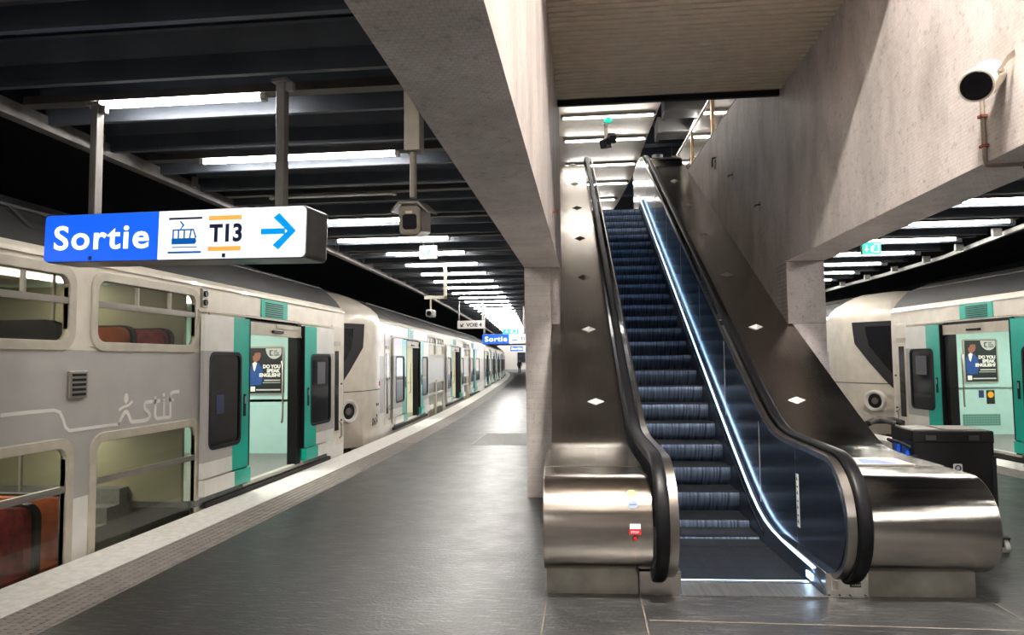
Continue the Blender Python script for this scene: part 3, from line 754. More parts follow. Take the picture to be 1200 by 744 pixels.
def door_leaf(sx, ya, yb, teal_side, parent, z0=.15, z1=2.22, dep=-.075):
    """a sliding leaf hung outside the body; teal_side +1: teal stripe at the larger y"""
    mb = MB(sx); w = yb-ya
    wy0, wy1 = (ya+.14*w, yb-.22*w) if teal_side > 0 else (ya+.22*w, yb-.14*w)
    ty = yb-.38*w if teal_side > 0 else ya+.38*w
    wz0, wz1 = .68, 1.755
    ysp = sorted([ya, yb, wy0, wy1, ty]); zsp = [z0+.19, .52, wz0, wz1, 1.80, z1]
    for a, b in zip(ysp, ysp[1:]):
        for c, d in zip(zsp, zsp[1:]):
            ym = (a+b)/2; zm = (c+d)/2
            if wy0 < ym < wy1 and wz0 < zm < wz1: continue
            isT = (ym > ty) if teal_side > 0 else (ym < ty)
            m = 1 if isT else (2 if .52 < zm < 1.80 else 0)
            mb.box(dep, dep+.045, a, b, c, d, m)
    # projecting kick plate
    mb.box(dep-.035, dep+.045, ya, ty, z0, z0+.175, 0 if teal_side > 0 else 1); mb.box(dep-.035, dep+.045, ty, yb, z0, z0+.175, 1 if teal_side > 0 else 0)
    o = mb.build('door_leaf', [M['white'], M['teal'], M['grey']], parent)
    MB(sx).ring(rrect(wy0-.035, wy1+.035, wz0-.035, wz1+.035, .10), rrect(wy0+.005, wy1-.005, wz0+.005, wz1-.005, .07), 'x', dep-.006, dep+.04).build('window_frame', M['black'], o)
    MB(sx).prism(rrect(wy0, wy1, wz0, wz1, .07), 'x', dep+.012, dep+.02).build('door_window', M['dglass'], o)
    e = yb if teal_side > 0 else ya
    MB(sx).box(dep-.004, dep+.05, min(e, e+teal_side*.022), max(e, e+teal_side*.022), z0+.19, z1).build('rubber_edge', M['black'], o)
    hy = (e-teal_side*.11*w)
    hb = MB(sx); hb.box(dep-.012, dep, hy-.028, hy+.028, .98, 1.26); hb.build('handle', M['black'], o, bevel=.008)
    h2 = MB(sx); h2.box(dep-.016, dep-.01, hy-.014, hy+.014, 1.14, 1.23); h2.build('push_button', M['alu'], o)
    return o, (wy0, wy1)
ROOF = [(0,2.55),(.06,2.64),(.16,2.78),(.38,2.98),(.80,3.14),(1.42,3.20),(2.04,3.14),(2.46,2.98),(2.68,2.78),(2.78,2.64),(2.84,2.55)]
def carriage(name, label, sx, loc, rotz, L, doors, uwins, lwins, y0=0, group=None, detail=1, band=True, pcol='mint'):
    t = thing(name, label, 'train', loc, rotz, group)
    # side wall facing the platform, with true openings
    holes = [(d[1], d[2], .12, 2.26) for d in doors]+[(a, b, 1.86, 2.42) for a, b in uwins]+[(a, b, -.42, .95) for a, b in lwins]
    ysp = sorted({y0, L}|{h[0] for h in holes}|{h[1] for h in holes}); zsp = sorted({-.95, .50, 1.78, 2.55}|{h[2] for h in holes}|{h[3] for h in holes})
    mb = MB(sx)
    for a, b in zip(ysp, ysp[1:]):
        for c, d in zip(zsp, zsp[1:]):
            ym, zm = (a+b)/2, (c+d)/2
            if any(h[0] < ym < h[1] and h[2] < zm < h[3] for h in holes): continue
            mb.box(0, .05, a, b, c, d, 0 if zm < .5 else 1 if zm < 1.78 and band else 2)
    body = mb.build('body_side', [M['white'], M['grey'], M['cream']], t)
    b2 = MB(sx); b2.box(2.79, 2.84, y0, L, -.95, 2.55, 0); b2.box(.05, 2.79, L-.06, L, -.95, 2.55, 1); b2.box(.05, 2.79, y0, y0+.05, -.95, 2.55, 1)
    b2.build('body_shell', [M['intwall'], M['cream']], t)
    rf = MB(sx); rp_ = ROOF+[(2.62,2.66),(.22,2.66)]
    rf.prism(rp_, 'y', y0, L)
    roof = rf.build('roof', M['roof'], t, smooth=30)
    lp = MB(sx); lp.prism([(-.02,2.545),(.0,2.585),(.05,2.64),(.07,2.62),(.03,2.55)], 'y', y0, L); lp.build('roof_gutter', M['cream'], t)
    rr = MB(sx)
    for y in [y0+.5+1.6*i for i in range(int((L-y0-1)/1.6)+1)]:
        for (p, q) in zip(ROOF[2:6], ROOF[3:6]):
            rr.add([(p[0]-.012,y,p[1]+.006),(p[0]-.012,y+.05,p[1]+.006),(q[0]-.012,y+.05,q[1]+.012),(q[0]-.012,y,q[1]+.012)], [(0,1,2,3)])
    rr.box(.37,.42,y0+.2,L-.2,2.985,3.01)
    rr.build('roof_ribs', M['under'], roof)
    # floors and lamps inside
    fb = MB(sx); vest = [(d[1]-1.15, d[2]+1.15) for d in doors]
    fb.box(.05, 2.79, y0+.05, L-.06, -.72, -.66)
    pos = y0+.05
    for (a, b) in sorted(vest)+[(L-.06, L-.06)]:
        if a > pos: fb.box(.05, 2.79, pos, a, .985, 1.03)
        pos = b
    for (a, b) in vest: fb.box(-.02, 2.79, a, b, .04, .11)
    fb.build('floor_panel', M['intfloor'], t)
    cb_ = MB(sx); cb_.box(.20, 2.6, y0+.1, L-.1, 2.60, 2.64)
    cb_.build('ceiling_panel', M['intwall'], t)
    ln = MB(sx)
    for (a, b) in vest: ln.box(.5, 2.4, (a+b)/2-.5, (a+b)/2+.5, 2.575, 2.595)
    ln.build('interior_lamp', M['lampin'], t)
    l2 = MB(sx); pos = y0+.3
    for (a, b) in sorted(vest)+[(L-.3, L-.3)]:
        if a-pos > .8: l2.box(1.2, 1.5, pos+.1, a-.2, 2.585, 2.598); l2.box(1.1, 1.4, pos+.1, a-.2, .955, .984)
        pos = b
    l2.build('interior_lamp', M['lampin2'], t)
    for d in doors:
        la, oa, ob, lb = d
        a, b = oa-1.15, ob+1.15
        # mint vestibule partitions
        pb = MB(sx); pb.box(.12, 2.79, b-.0, b+.05, .11, 2.56); pb.box(2.30, 2.36, b-.06, b, .11, 2.5); pb.box(.12, .20, b-.05, b, .11, 2.56)
        pn = pb.build('partition', M[pcol], t)
        MB(sx).box(.12, 2.79, a-.05, a, .11, 2.56).build('partition', M['intwall'], t)
        MB(sx).box(2.72, 2.785, a, b, .11, 2.56).build('partition', M[pcol], t)
        # door head gear
        hd = MB(sx); hd.box(-.03, .06, oa-.02, ob+.02, 2.05, 2.20, 0); hd.box(-.05, .02, oa, ob, 2.03, 2.055, 0); hd.box(-.04, .0, oa+.5*(ob-oa), ob, 2.14, 2.2, 0); hd.box(-.055, -.02, oa+.42*(ob-oa), oa+.62*(ob-oa), 2.075, 2.11, 1)
        hd.build('door_gear', [M['frame'], M['black']], t)
        jb = MB(sx); jb.box(-.028, .12, oa-.03, oa+.05, .10, 2.24); jb.box(-.028, .12, ob-.12, ob+.03, .10, 2.24); jb.box(-.02, .08, oa, ob, 2.2, 2.28)
        jb.build('door_jamb', M['black'], t)
        sl = MB(sx); sl.box(-.05, .10, oa-.1, ob+.1, .085, .115, 0); sl.box(-.06, .0, la+.1, lb-.1, .0, .06, 1)
        sl.build('door_sill', [M['alu'], M['under']], t)
        hr = MB(sx); hr.tube([(.20,ob-.14,.75),(.16,ob-.20,.82),(.16,ob-.20,1.6),(.20,ob-.14,1.67)], .016, 8); hr.build('grab_rail', M['alu'], t, smooth=True)
        l1, _ = door_leaf(sx, la, oa-.02, 1, t); l2, w2 = door_leaf(sx, ob+.06, lb, -1, t)
        if detail > 1:
            MB(sx).prism(rrect(la+.30, la+.47, 1.05, 1.28, .02), 'x', -.0665, -.0625).build('wheelchair_sticker', M['navy'], l1)
            nt_ = MB(sx); nt_.box(-.0665, -.0625, (w2[0]+w2[1])/2-.14, (w2[0]+w2[1])/2+.2, 1.30, 1.66, 0); nt_.build('window_notice', mat('window_notice', srgb(92,92,100), .5), l2)
        if detail:
            # teal panel with a grille over the doorway
            gb = MB(sx); c_ = (oa+ob)/2; gb.box(-.012, .0, c_-.42, c_+.42, 2.27, 2.53); gp = gb.build('grille_panel', M['teal'], t)
            gl = MB(sx)
            for i in range(7): gl.box(-.02, -.008, c_-.30, c_+.25, 2.30+i*.03, 2.312+i*.03)
            gl.build('louvre', M['black'], gp)
        # line above the leaves
        MB(sx).box(-.03, .0, la-.05, lb+.05, 2.25, 2.275).build('door_track', M['frame'], t)
    for i, (a, b) in enumerate(uwins): win_frame(sx, a, b, 1.86, 2.42, t, True, (.36,.70), 2.205 if detail else None)
    for i, (a, b) in enumerate(lwins): win_frame(sx, a, b, -.42, .95, t, False, (), .60 if detail else None)
    ub = MB(sx); ub.box(.25, 2.6, y0+.2, L-.2, -1.03, -.94); ub.build('underframe', M['under'], t)
    return t
def seat_mb(sx, y, x0, z, face=1, w=.9):
    """bench pair: dark shell behind, patterned cushion in front; face +1 looks to larger y"""
    mb = MB(sx)
    pr = rrect(x0, x0+w, z+.38, z+1.02, .12)
    mb.prism(pr, 'y', y, y+face*.07, 1); mb.prism(rrect(x0+.03, x0+w-.03, z+.41, z+1.0, .1), 'y', y+face*.07, y+face*.15, 0)
    mb.box(x0+.02, x0+w-.02, min(y, y+face*.52), max(y, y+face*.52), z+.36, z+.46, 0); mb.box(x0+.1, x0+w-.1, min(y+face*.1, y+face*.45), max(y+face*.1, y+face*.45), z, z+.36, 1)
    return mb
def poster(sx, parent, x0, x1, y, z0, z1):
    """advertising poster facing the viewer (normal -y); x in depth"""
    X = lambda f: x0+(x1-x0)*f; Z = lambda f: z0+(z1-z0)*f
    fr = MB(sx); fr.prism(rrect(min(x0,x1)-.03, max(x0,x1)+.03, z0-.03, z1+.03, .05), 'y', y-.02, y); f_ = fr.build('poster_frame', M['alu'], parent)
    b_ = MB(sx).box(min(x0,x1), max(x0,x1), y-.024, y-.0205, z0, z1).build('poster_sheet', M['poster_k'], f_)
    return f_, X, Z
def poster_art(parent, ox, w, y, z0, h):
    """ox: x of the poster's edge nearest the viewer's left, in the carriage frame"""
    X = lambda f: ox+w*f; Z = lambda f: z0+h*f
    def poly(name, pts, m, dy, lab=None): return MB().add([(X(a), y-.025-dy, Z(b)) for a, b in pts], [tuple(range(len(pts)))]).build(name, m, parent, label=lab)
    poly('printed_suit', [(.02,.18),(.02,.55),(.10,.66),(.17,.70),(.30,.66),(.40,.55),(.43,.42),(.40,.30),(.36,.18)], M['poster_b'], .0005)
    poly('printed_shirt', [(.10,.66),(.17,.70),(.24,.67),(.17,.48),(.13,.52)], M['paint_w'], .001)
    poly('printed_head', [(.14,.70),(.22,.69),(.31,.74),(.35,.82),(.34,.89),(.26,.93),(.15,.92),(.10,.84),(.11,.76)], M['poster_s'], .0012)
    poly('printed_hair', [(.08,.83),(.10,.93),(.20,.97),(.32,.95),(.36,.90),(.26,.90),(.17,.89),(.14,.82)], M['paint_k'], .0016)
    poly('printed_badge', [(X_, Z_) for X_, Z_ in [(.98,.99),(.50,.99)]+[(.76+.26*math.cos(R(a)), .99+.235*math.sin(R(a))*1.0) for a in range(190, 330, 12)]+[(.98,.88)]], M['poster_g'], .0006)
    poly('printed_bracket', [(.62,.83),(.62,.95),(.72,.95),(.72,.93),(.655,.93),(.655,.85),(.72,.85),(.72,.83)], M['paint_k'], .0012)
    for i, s_ in enumerate(('wall', 'street', 'english')):
        text('badge_lettering', s_, h*.05, M['paint_k'], (X(.745), y-.0268, Z(.92-.045*i)), (1,0,0), (0,0,1), parent, bold=.0008)
    for i, s_ in enumerate(('DO YOU', 'SPEAK', 'ENGLISH?')):
        text('headline', s_, h*.105, M['paint_w'], (X((.42,.54,.31)[i]), y-.0268, Z(.555-.095*i)), (1,0,0), (0,0,1), parent, bold=.0045, width=w*(.53,.41,.64)[i])
    poly('fine_print', [(.46,.27),(.95,.27),(.95,.30),(.46,.30)], M['poster_g'], .0006)
    poly('fine_print', [(.42,.225),(.95,.225),(.95,.24),(.42,.24)], M['poster_g'], .0006)
    poly('fine_print', [(.22,.06),(.95,.06),(.95,.09),(.22,.09)], M['poster_g'], .0006)
    poly('printed_label', [(.05,.04),(.19,.04),(.19,.15),(.05,.15)], M['paint_w'], .0008)

# near carriage on the train side
TX = -4.42
tr = carriage('train_carriage', 'double-deck train carriage nearest the viewer, grey band with white running-figure logo', -1, (TX,0,0), 0, 12.45,
    [(7.60,8.70,10.42,11.75)], [(.2,1.9),(2.15,3.78),(3.95,5.56),(5.92,7.52)], [(.2,1.9),(2.15,3.78),(3.95,5.58),(5.95,7.56)], y0=-8, detail=2)
# its interior
for z, ys in ((1.03, ((4.05,1,'r'),(4.95,1,'r'),(5.62,-1,'r'),(6.05,1,'r'),(6.70,1,'o'),(7.35,1,'r'))), (-.52, ((3.9,-1,'o'),(4.55,-1,'r'),(5.02,-1,'o'),(5.5,-1,'r'),(5.95,-1,'o')))):
    for (y, f_, c_) in ys:
        for x0 in ((.14,) if z < 0 else (.14,1.72)):
            if z < 0 and y > 6: continue
            seat_mb(-1, y, x0, z, -f_ if z > 0 else f_, .98).build('seat', [M['seatred' if c_ == 'r' else 'seator'], M['black']], tr)
sb = MB(-1)
for i in range(5): sb.box(.75, 2.3, 6.55+i*.2, 6.75+i*.2, -.66, -.40+i*.17)
sb.build('stair_flight', M['intfloor'], tr)
MB(-1).box(2.70, 2.78, 6.9, 7.5, 1.72, 2.5).build('far_window_band', M['intgreen'], tr)
MB(-1).box(2.70, 2.78, -7.9, 7.4, -.1, .9).build('far_window_band', M['olive'], tr)
for (y, z0, z1) in ((5.3,1.03,2.6),(6.55,1.03,2.6),(4.9,-.66,.98),(6.2,-.66,.98)):
    MB(-1).cyl((.95,y,z0),(.95,y,z1),.018,8).build('grab_pole', M['alu'], tr, smooth=True)
MB(-1).tube([(.3,5.0,2.2)]+[(.3,5.0-.18*math.sin(R(a)),2.2+.12*math.sin(R(a))-.3*(1-math.cos(R(a)))*.5) for a in range(15, 100, 15)], .014, 8).build('grab_rail', M['alu'], tr)
# vent on the grey band
v = MB(-1).box(-.03, 0, 5.57, 5.79, 1.36, 1.60).build('vent', M['alu'], tr, bevel=.008)
mb = MB(-1)
for i in range(5): mb.box(-.036, -.028, 5.60, 5.76, 1.385+i*.042, 1.408+i*.042)
mb.build('louvre', M['black'], v)
# door indicator lamps and details above the leaf
mb = MB(-1); mb.box(-.03, 0, 7.62, 7.74, 2.30, 2.52); lb_ = mb.build('lamp_plate', M['alu'], tr)
MB(-1).cyl((-.05,7.68,2.46),(-.02,7.68,2.46),.035,14).cyl((-.05,7.68,2.36),(-.02,7.68,2.36),.035,14).build('door_lamp', M['black'], lb_)
mb = MB(-1); mb.box(-.02,.0,7.80,11.9,2.22,2.25); mb.build('rain_strip', M['frame'], tr)
# end post with narrow slit window, handles
def endpost(sx, y, parent):
    mb = MB(sx); mb.box(-.012,.0,y+.05,y+.62,.2,2.3); e = mb.build('end_panel', M['cream'], parent, bevel=.004)
    MB(sx).box(-.02,-.008,y+.18,y+.36,.45,1.85).build('slit_window', M['dglass'], e)
    MB(sx).box(-.03,-.01,y+.10,y+.42,1.95,2.02).build('cover_plate', M['frame'], e)
    MB(sx).tube([(-.01,y+.42,.30),(-.05,y+.42,.34),(-.05,y+.42,.56),(-.01,y+.42,.60)],.012,6).build('hand_grip', M['alu'], e)
    mb = MB(sx)
    for z in (.52,.60,1.25): mb.box(-.022,-.01,y+.48,y+.54,z,z+.03)
    mb.build('lock', M['black'], e)
endpost(-1, 11.78, tr)
# white line logo: stripe, running figure, lettering
def lp_(pts, r, name, parent, m='paint_w', sx=-1): return MB(sx).tube([(-.003, y, z) for y, z in pts], [r]*len(pts) if not isinstance(r, (list,tuple)) else r, 6, ry=.003).build(name, M[m], parent)
def smooth_path(pts, n=5):
    out = []
    for i in range(len(pts)-1):
        p0 = pts[max(i-1,0)]; p1 = pts[i]; p2 = pts[i+1]; p3 = pts[min(i+2,len(pts)-1)]
        for k in range(n):
            t = k/n
            out.append(tuple(.5*((2*p1[d])+(-p0[d]+p2[d])*t+(2*p0[d]-5*p1[d]+4*p2[d]-p3[d])*t*t+(-p0[d]+3*p1[d]-3*p2[d]+p3[d])*t**3) for d in (0,1)))
    return out+[pts[-1]]
LOGO = {'strokes': [('logo_stripe_flat', [(4.893, 1.277), (5.174, 1.28), (5.431, 1.277), (5.497, 1.256), (5.533, 1.199), (5.566, 1.125), (5.612, 1.09), (5.967, 1.09), (6.271, 1.085)], 0.013), ('logo_figure', [(6.241, 1.084), (6.264, 1.105), (6.311, 1.171), (6.336, 1.194), (6.369, 1.192), (6.396, 1.159), (6.432, 1.101), (6.467, 1.093), (6.644, 1.089), (6.708, 1.106), (6.726, 1.133), (6.697, 1.17), (6.644, 1.202), (6.634, 1.24), (6.657, 1.266), (6.712, 1.27), (6.893, 1.271)], 0.017), ('logo_arm', [(6.247, 1.219), (6.309, 1.244), (6.392, 1.26), (6.446, 1.293)], 0.012), ('logo_letter', [(6.808, 1.324), (6.813, 1.185), (6.815, 1.126), (6.851, 1.091), (6.948, 1.09), (7.08, 1.087)], 0.016), ('logo_letter', [(6.956, 1.287), (6.964, 1.091)], 0.016), ('logo_letter', [(7.08, 1.084), (7.075, 1.214), (7.072, 1.311), (7.112, 1.348), (7.239, 1.352)], 0.016), ('logo_letter', [(7.053, 1.27), (7.142, 1.268)], 0.014), ('logo_dot', [(6.954, 1.347), (6.957, 1.311)], 0.015)], 'head': (6.351, 1.326)}
for nm, pts, r in LOGO['strokes']:
    rb = MB(-1); P = smooth_path(pts, 4) if nm != 'logo_stripe_flat' else pts
    # flat ribbon
    vs = []
    for i, p in enumerate(P):
        a = P[max(i-1,0)]; b = P[min(i+1,len(P)-1)]; d = Vector((b[0]-a[0], b[1]-a[1])).normalized(); n_ = Vector((-d.y, d.x))*r*1.15
        vs += [(-.003,p[0]+n_.x,p[1]+n_.y),(-.003,p[0]-n_.x,p[1]-n_.y)]
    rb.add(vs, [(2*i,2*i+1,2*i+3,2*i+2) for i in range(len(P)-1)]); rb.build(nm, M['paint_w'], tr)
hd = LOGO['head']; MB(-1).add([(-.003, hd[0]+.034*math.cos(R(a)), hd[1]+.05*math.sin(R(a))) for a in range(0,360,20)], [tuple(range(18))]).build('logo_head', M['paint_w'], tr)
# poster on the vestibule partition
pw = 11.57
f_, X_, Z_ = poster(1, tr, *POSTER_L[:2], pw, *POSTER_L[2:])
poster_art(f_, POSTER_L[0], POSTER_L[1]-POSTER_L[0], pw, POSTER_L[2], POSTER_L[3]-POSTER_L[2])

# carriages with a slanted cab end
def cab_nose(sx, t, num, numpos):
    """nose from y=0 to 2.1, tapering in plan; windscreen wraps round the corner"""
    def sec(z):
        k = max(0, z-1.05); rk = .20*k; b = max(0, .55-z)
        y1 = .12+rk+b*.55; y2 = .95+rk*.75+b*.25
        return [(2.84,2.1),(0,2.1),(.0,1.75),(.10,y2),(.62,y1),(1.42,y1-.10),(2.22,y1),(2.74,y2),(2.84,1.75)]
    zs = [-.1,.15,.55,.8,1.05,1.3,1.6,1.9,2.2,2.42,2.55,2.7,2.85,3.0,3.1,3.17]
    def roofin(z, p):
        if z <= 2.55: return p
        k = (z-2.55)/.62; return (1.42+(p[0]-1.42)*(1-.62*k*k), p[1]+(.55*k*k)*(1 if p[1] < 1.5 else 0))
    mb = MB(sx); mb.loft([[(roofin(z,p)[0], min(roofin(z,p)[1], 2.1), z) for p in sec(z)] for z in zs])
    nose = mb.build('cab_nose', M['cream'], t, smooth=28, bevel=.0)
    # windscreen, set just proud of the nose
    ws = MB(sx); secs = []
    for z, e in ((.86,.10),(1.1,.34),(1.5,.66),(1.95,.98),(2.2,.99),(2.45,.99)):
        s_ = sec(z); a, b = Vector(s_[3]), Vector(s_[4]); a2, b2 = Vector(s_[7]), Vector(s_[6]); c_ = Vector(s_[5])
        q0 = b+(a-b)*e; q1 = b2+(a2-b2)*e; o_ = -.012
        secs.append([(q0.x-.012,q0.y+o_,z),(b.x-.01,b.y-.015,z),(c_.x,c_.y-.02,z),(b2.x+.01,b2.y-.015,z),(q1.x+.012,q1.y+o_,z)])
    ws.loft(secs, cap=False, closed=False); w_ = ws.build('windscreen_surround', M['camgrey_dark'], nose)
    gl = MB(sx); secs = []
    for z, e in ((1.2,.10),(1.5,.34),(1.9,.62),(2.2,.66),(2.34,.66)):
        s_ = sec(z); a, b = Vector(s_[3]), Vector(s_[4]); q0 = b+(a-b)*e; c_ = Vector(s_[5]); b2 = Vector(s_[6])
        secs.append([(q0.x-.03,q0.y-.028,z),(b.x-.026,b.y-.032,z),(c_.x,c_.y-.036,z),(b2.x+.02,b2.y-.03,z)])
    gl.loft(secs, cap=False, closed=False).build('windscreen', M['dglass'], w_)
    # round lamp in the corner of the nose
    s_ = sec(.66); a, b = Vector(s_[3]), Vector(s_[4]); m_ = b+(a-b)*.60; d_ = Vector((-(a-b).y, (a-b).x)).normalized()
    if d_.x > 0: d_ = -d_
    P = lambda q, off: (m_.x+d_.x*off, m_.y+d_.y*off, .66)
    lm = MB(sx).lathe(P(0,0), (d_.x,d_.y,0), [(-.03,.25),(.09,.235),(.11,.215),(.10,.18),(.035,.16)]).build('lamp_ring', M['white'], nose, smooth=True)
    MB(sx).tube([P(0,.03),P(0,.05)], [.12,.16], 20).build('lamp_glass', M['dglass'], lm)
    MB(sx).tube([P(0,.04),P(0,.06)], [.07,.075], 16).build('lamp_reflector', M['camgrey'], lm)
    # seam and small marks
    sm = MB(sx); sm.loft([[(p[0]*1.0-.004 if p[0] < 1 else p[0], p[1]-.006, z) for p in sec(1.05)[1:6]] for z in (1.04,1.055)], cap=False, closed=False); sm.build('seam', M['under'], nose)
    mk = MB(sx)
    for (y, z) in ((1.82,.72),(1.95,.72),(1.84,.48)): mk.box(-.006,.01,y-.03,y+.03,z-.03,z+.03)
    mk.build('socket', M['black'], nose)
    MB(sx).box(-.01,.0,2.05,2.1,1.12,1.22).build('marker_lamp', M['red'], nose)
    cp = MB(sx); cp.cyl((1.42,-.5,-.35),(1.42,.6,-.35),.16,14); cp.box(1.1,1.74,-.45,-.1,-.55,-.15); cp.box(.5,2.3,.2,1.6,-.75,-.08)
    cp.build('coupler', M['under'], t)
    return nose
M['camgrey_dark'] = mat('anthracite_surround', srgb(58,57,60), .35)
C2 = (-4.49, 13.2); C2rot = R(3.0)
tr2 = carriage('train_carriage', 'double-deck carriage with round lamp and slanted dark windscreen coupled behind the nearest carriage', -1, (C2[0],C2[1],0), C2rot, 26.2,
    [(3.25,4.72,6.60,8.05),(11.95,13.25,15.75,17.0),(19.6,20.9,21.2,24.2)], [(8.35,9.75),(9.95,11.5),(17.3,18.6),(18.75,19.5)], [(8.35,9.75),(9.95,11.5),(17.3,18.6),(18.75,19.5)], y0=2.1, pcol='creamwall')
cab_nose(-1, tr2, 'D614', None)
endpost(-1, 2.5, tr2)
text('number', 'D614', .21, M['paint_k'], (.004,1.42,.30), (math.sin(0),1,0), (0,0,1), tr2, bold=.004)
# dark vent stencils above the windows
mb = MB(-1)
for y in (8.5,10.1,17.4):
    for i in range(2):
        for k in range(3): mb.box(-.006,.0,y+.1+i*.6,y+.55+i*.6,2.46-.0-.03*k-.0,2.475-.03*k)
mb.build('roof_vent', M['black'], tr2)
# farther carriages round the curve
def chord(y0, Lc):
    x0 = ex_(y0)-.16; y1 = y0+Lc*.97
    for _ in range(20):
        x1 = ex_(y1)-.16; d = math.hypot(x1-x0, y1-y0); y1 += (Lc-d)*.9
    return (x0, y0), math.atan2(-(x1-x0), y1-y0), y1
yc = 13.2+26.2+.8
names = ['third carriage of the long train, where the platform starts to curve', 'fourth carriage of the long train, seen edge on along the curve', 'last visible carriage of the long train far round the curve']
for i in range(3):
    p0, rz, y1 = chord(yc, 22)
    carriage('train_carriage', names[i]+', teal doors', -1, (p0[0],p0[1],0), rz, 22,
        [(2.0,3.2,4.9,6.1),(9.2,10.4,12.1,13.3),(16.2,17.4,19.1,20.3)], [(6.5,8.8),(13.7,15.9)], [(6.5,8.8),(13.7,15.9)], y0=0, detail=0)
    yc = y1+.7
# trains on the far side of the well
RROT = R(6.0)
def RP(d, lat=7.83):     # point at camera depth d on the side plane
    return (lat*math.cos(RROT)-d*math.sin(RROT), lat*math.sin(RROT)+d*math.cos(RROT))
p0 = RP(0)
tr3 = carriage('train_carriage', 'double-deck carriage with open mint vestibule behind the black wheeled case', 1, (p0[0],p0[1],0), RROT, 14.45,
    [(9.77,10.92,12.66,13.82)], [(2.0,3.8),(4.2,6.0),(6.4,8.2)], [(2.0,3.8),(4.2,6.0),(6.4,8.2)], y0=-2, detail=2)
endpost(1, 13.82, tr3)
p1 = RP(14.45+.75, 7.83+.05)
tr4 = carriage('train_carriage', 'double-deck carriage with slanted windscreen seen past the tiled column behind the escalator', 1, (p1[0],p1[1],0), R(8), 24,
    [(3.25,4.72,6.60,8.05),(12,13.2,15,16.2)], [(8.4,11.6)], [(8.4,11.6)], y0=2.1, detail=1)
cab_nose(1, tr4, '', None)
endpost(1, 2.5, tr4)
text('number', '481E', .21, M['paint_k'], (-.004,2.0,.30), (0,-1,0), (0,0,1), tr4, bold=.004)
# poster, stickers and grille on its vestibule partition
yq = 12.66+1.15
f_, _, _ = poster(1, tr3, POSTER_R[0], POSTER_R[1], yq, POSTER_R[2], POSTER_R[3])
poster_art(f_, POSTER_R[0], POSTER_R[1]-POSTER_R[0], yq, POSTER_R[2], POSTER_R[3]-POSTER_R[2])
x0, x1, z0, z1 = STICK_R[0]; MB().box(x0, x1, yq-.006, yq-.001, z0, z1).build('sticker', M['navy'], tr3, label='small dark blue sticker')
x0, x1, z0, z1 = STICK_R[1]; s_ = MB().box(x0, x1, yq-.006, yq-.001, z0, z1).build('sticker', M['paint_k'], tr3, label='black sticker with yellow disc')
cx, cz = (x0+x1)/2, z1-(x1-x0)*.55; MB().cyl((cx,yq-.009,cz),(cx,yq-.0065,cz),(x1-x0)*.38,18).build('sticker_disc', mat('amber', srgb(240,170,20), .4), s_)
x0, x1, z0, z1 = STICK_R[2]
gp = MB().box(x0, x1, yq-.006, yq-.001, z0, z1).build('vent_panel', mat('pale_vent', srgb(112,160,150), .5), tr3)
mb = MB()
for i in range(14):
    for k in range(5): mb.box(x0+(x1-x0)*(i+.25)/14, x0+(x1-x0)*(i+.75)/14, yq-.008, yq-.0055, z0+(z1-z0)*(k+.3)/5, z0+(z1-z0)*(k+.7)/5)
mb.build('vent_holes', mat('vent_hole', srgb(60,100,94), .6), gp)

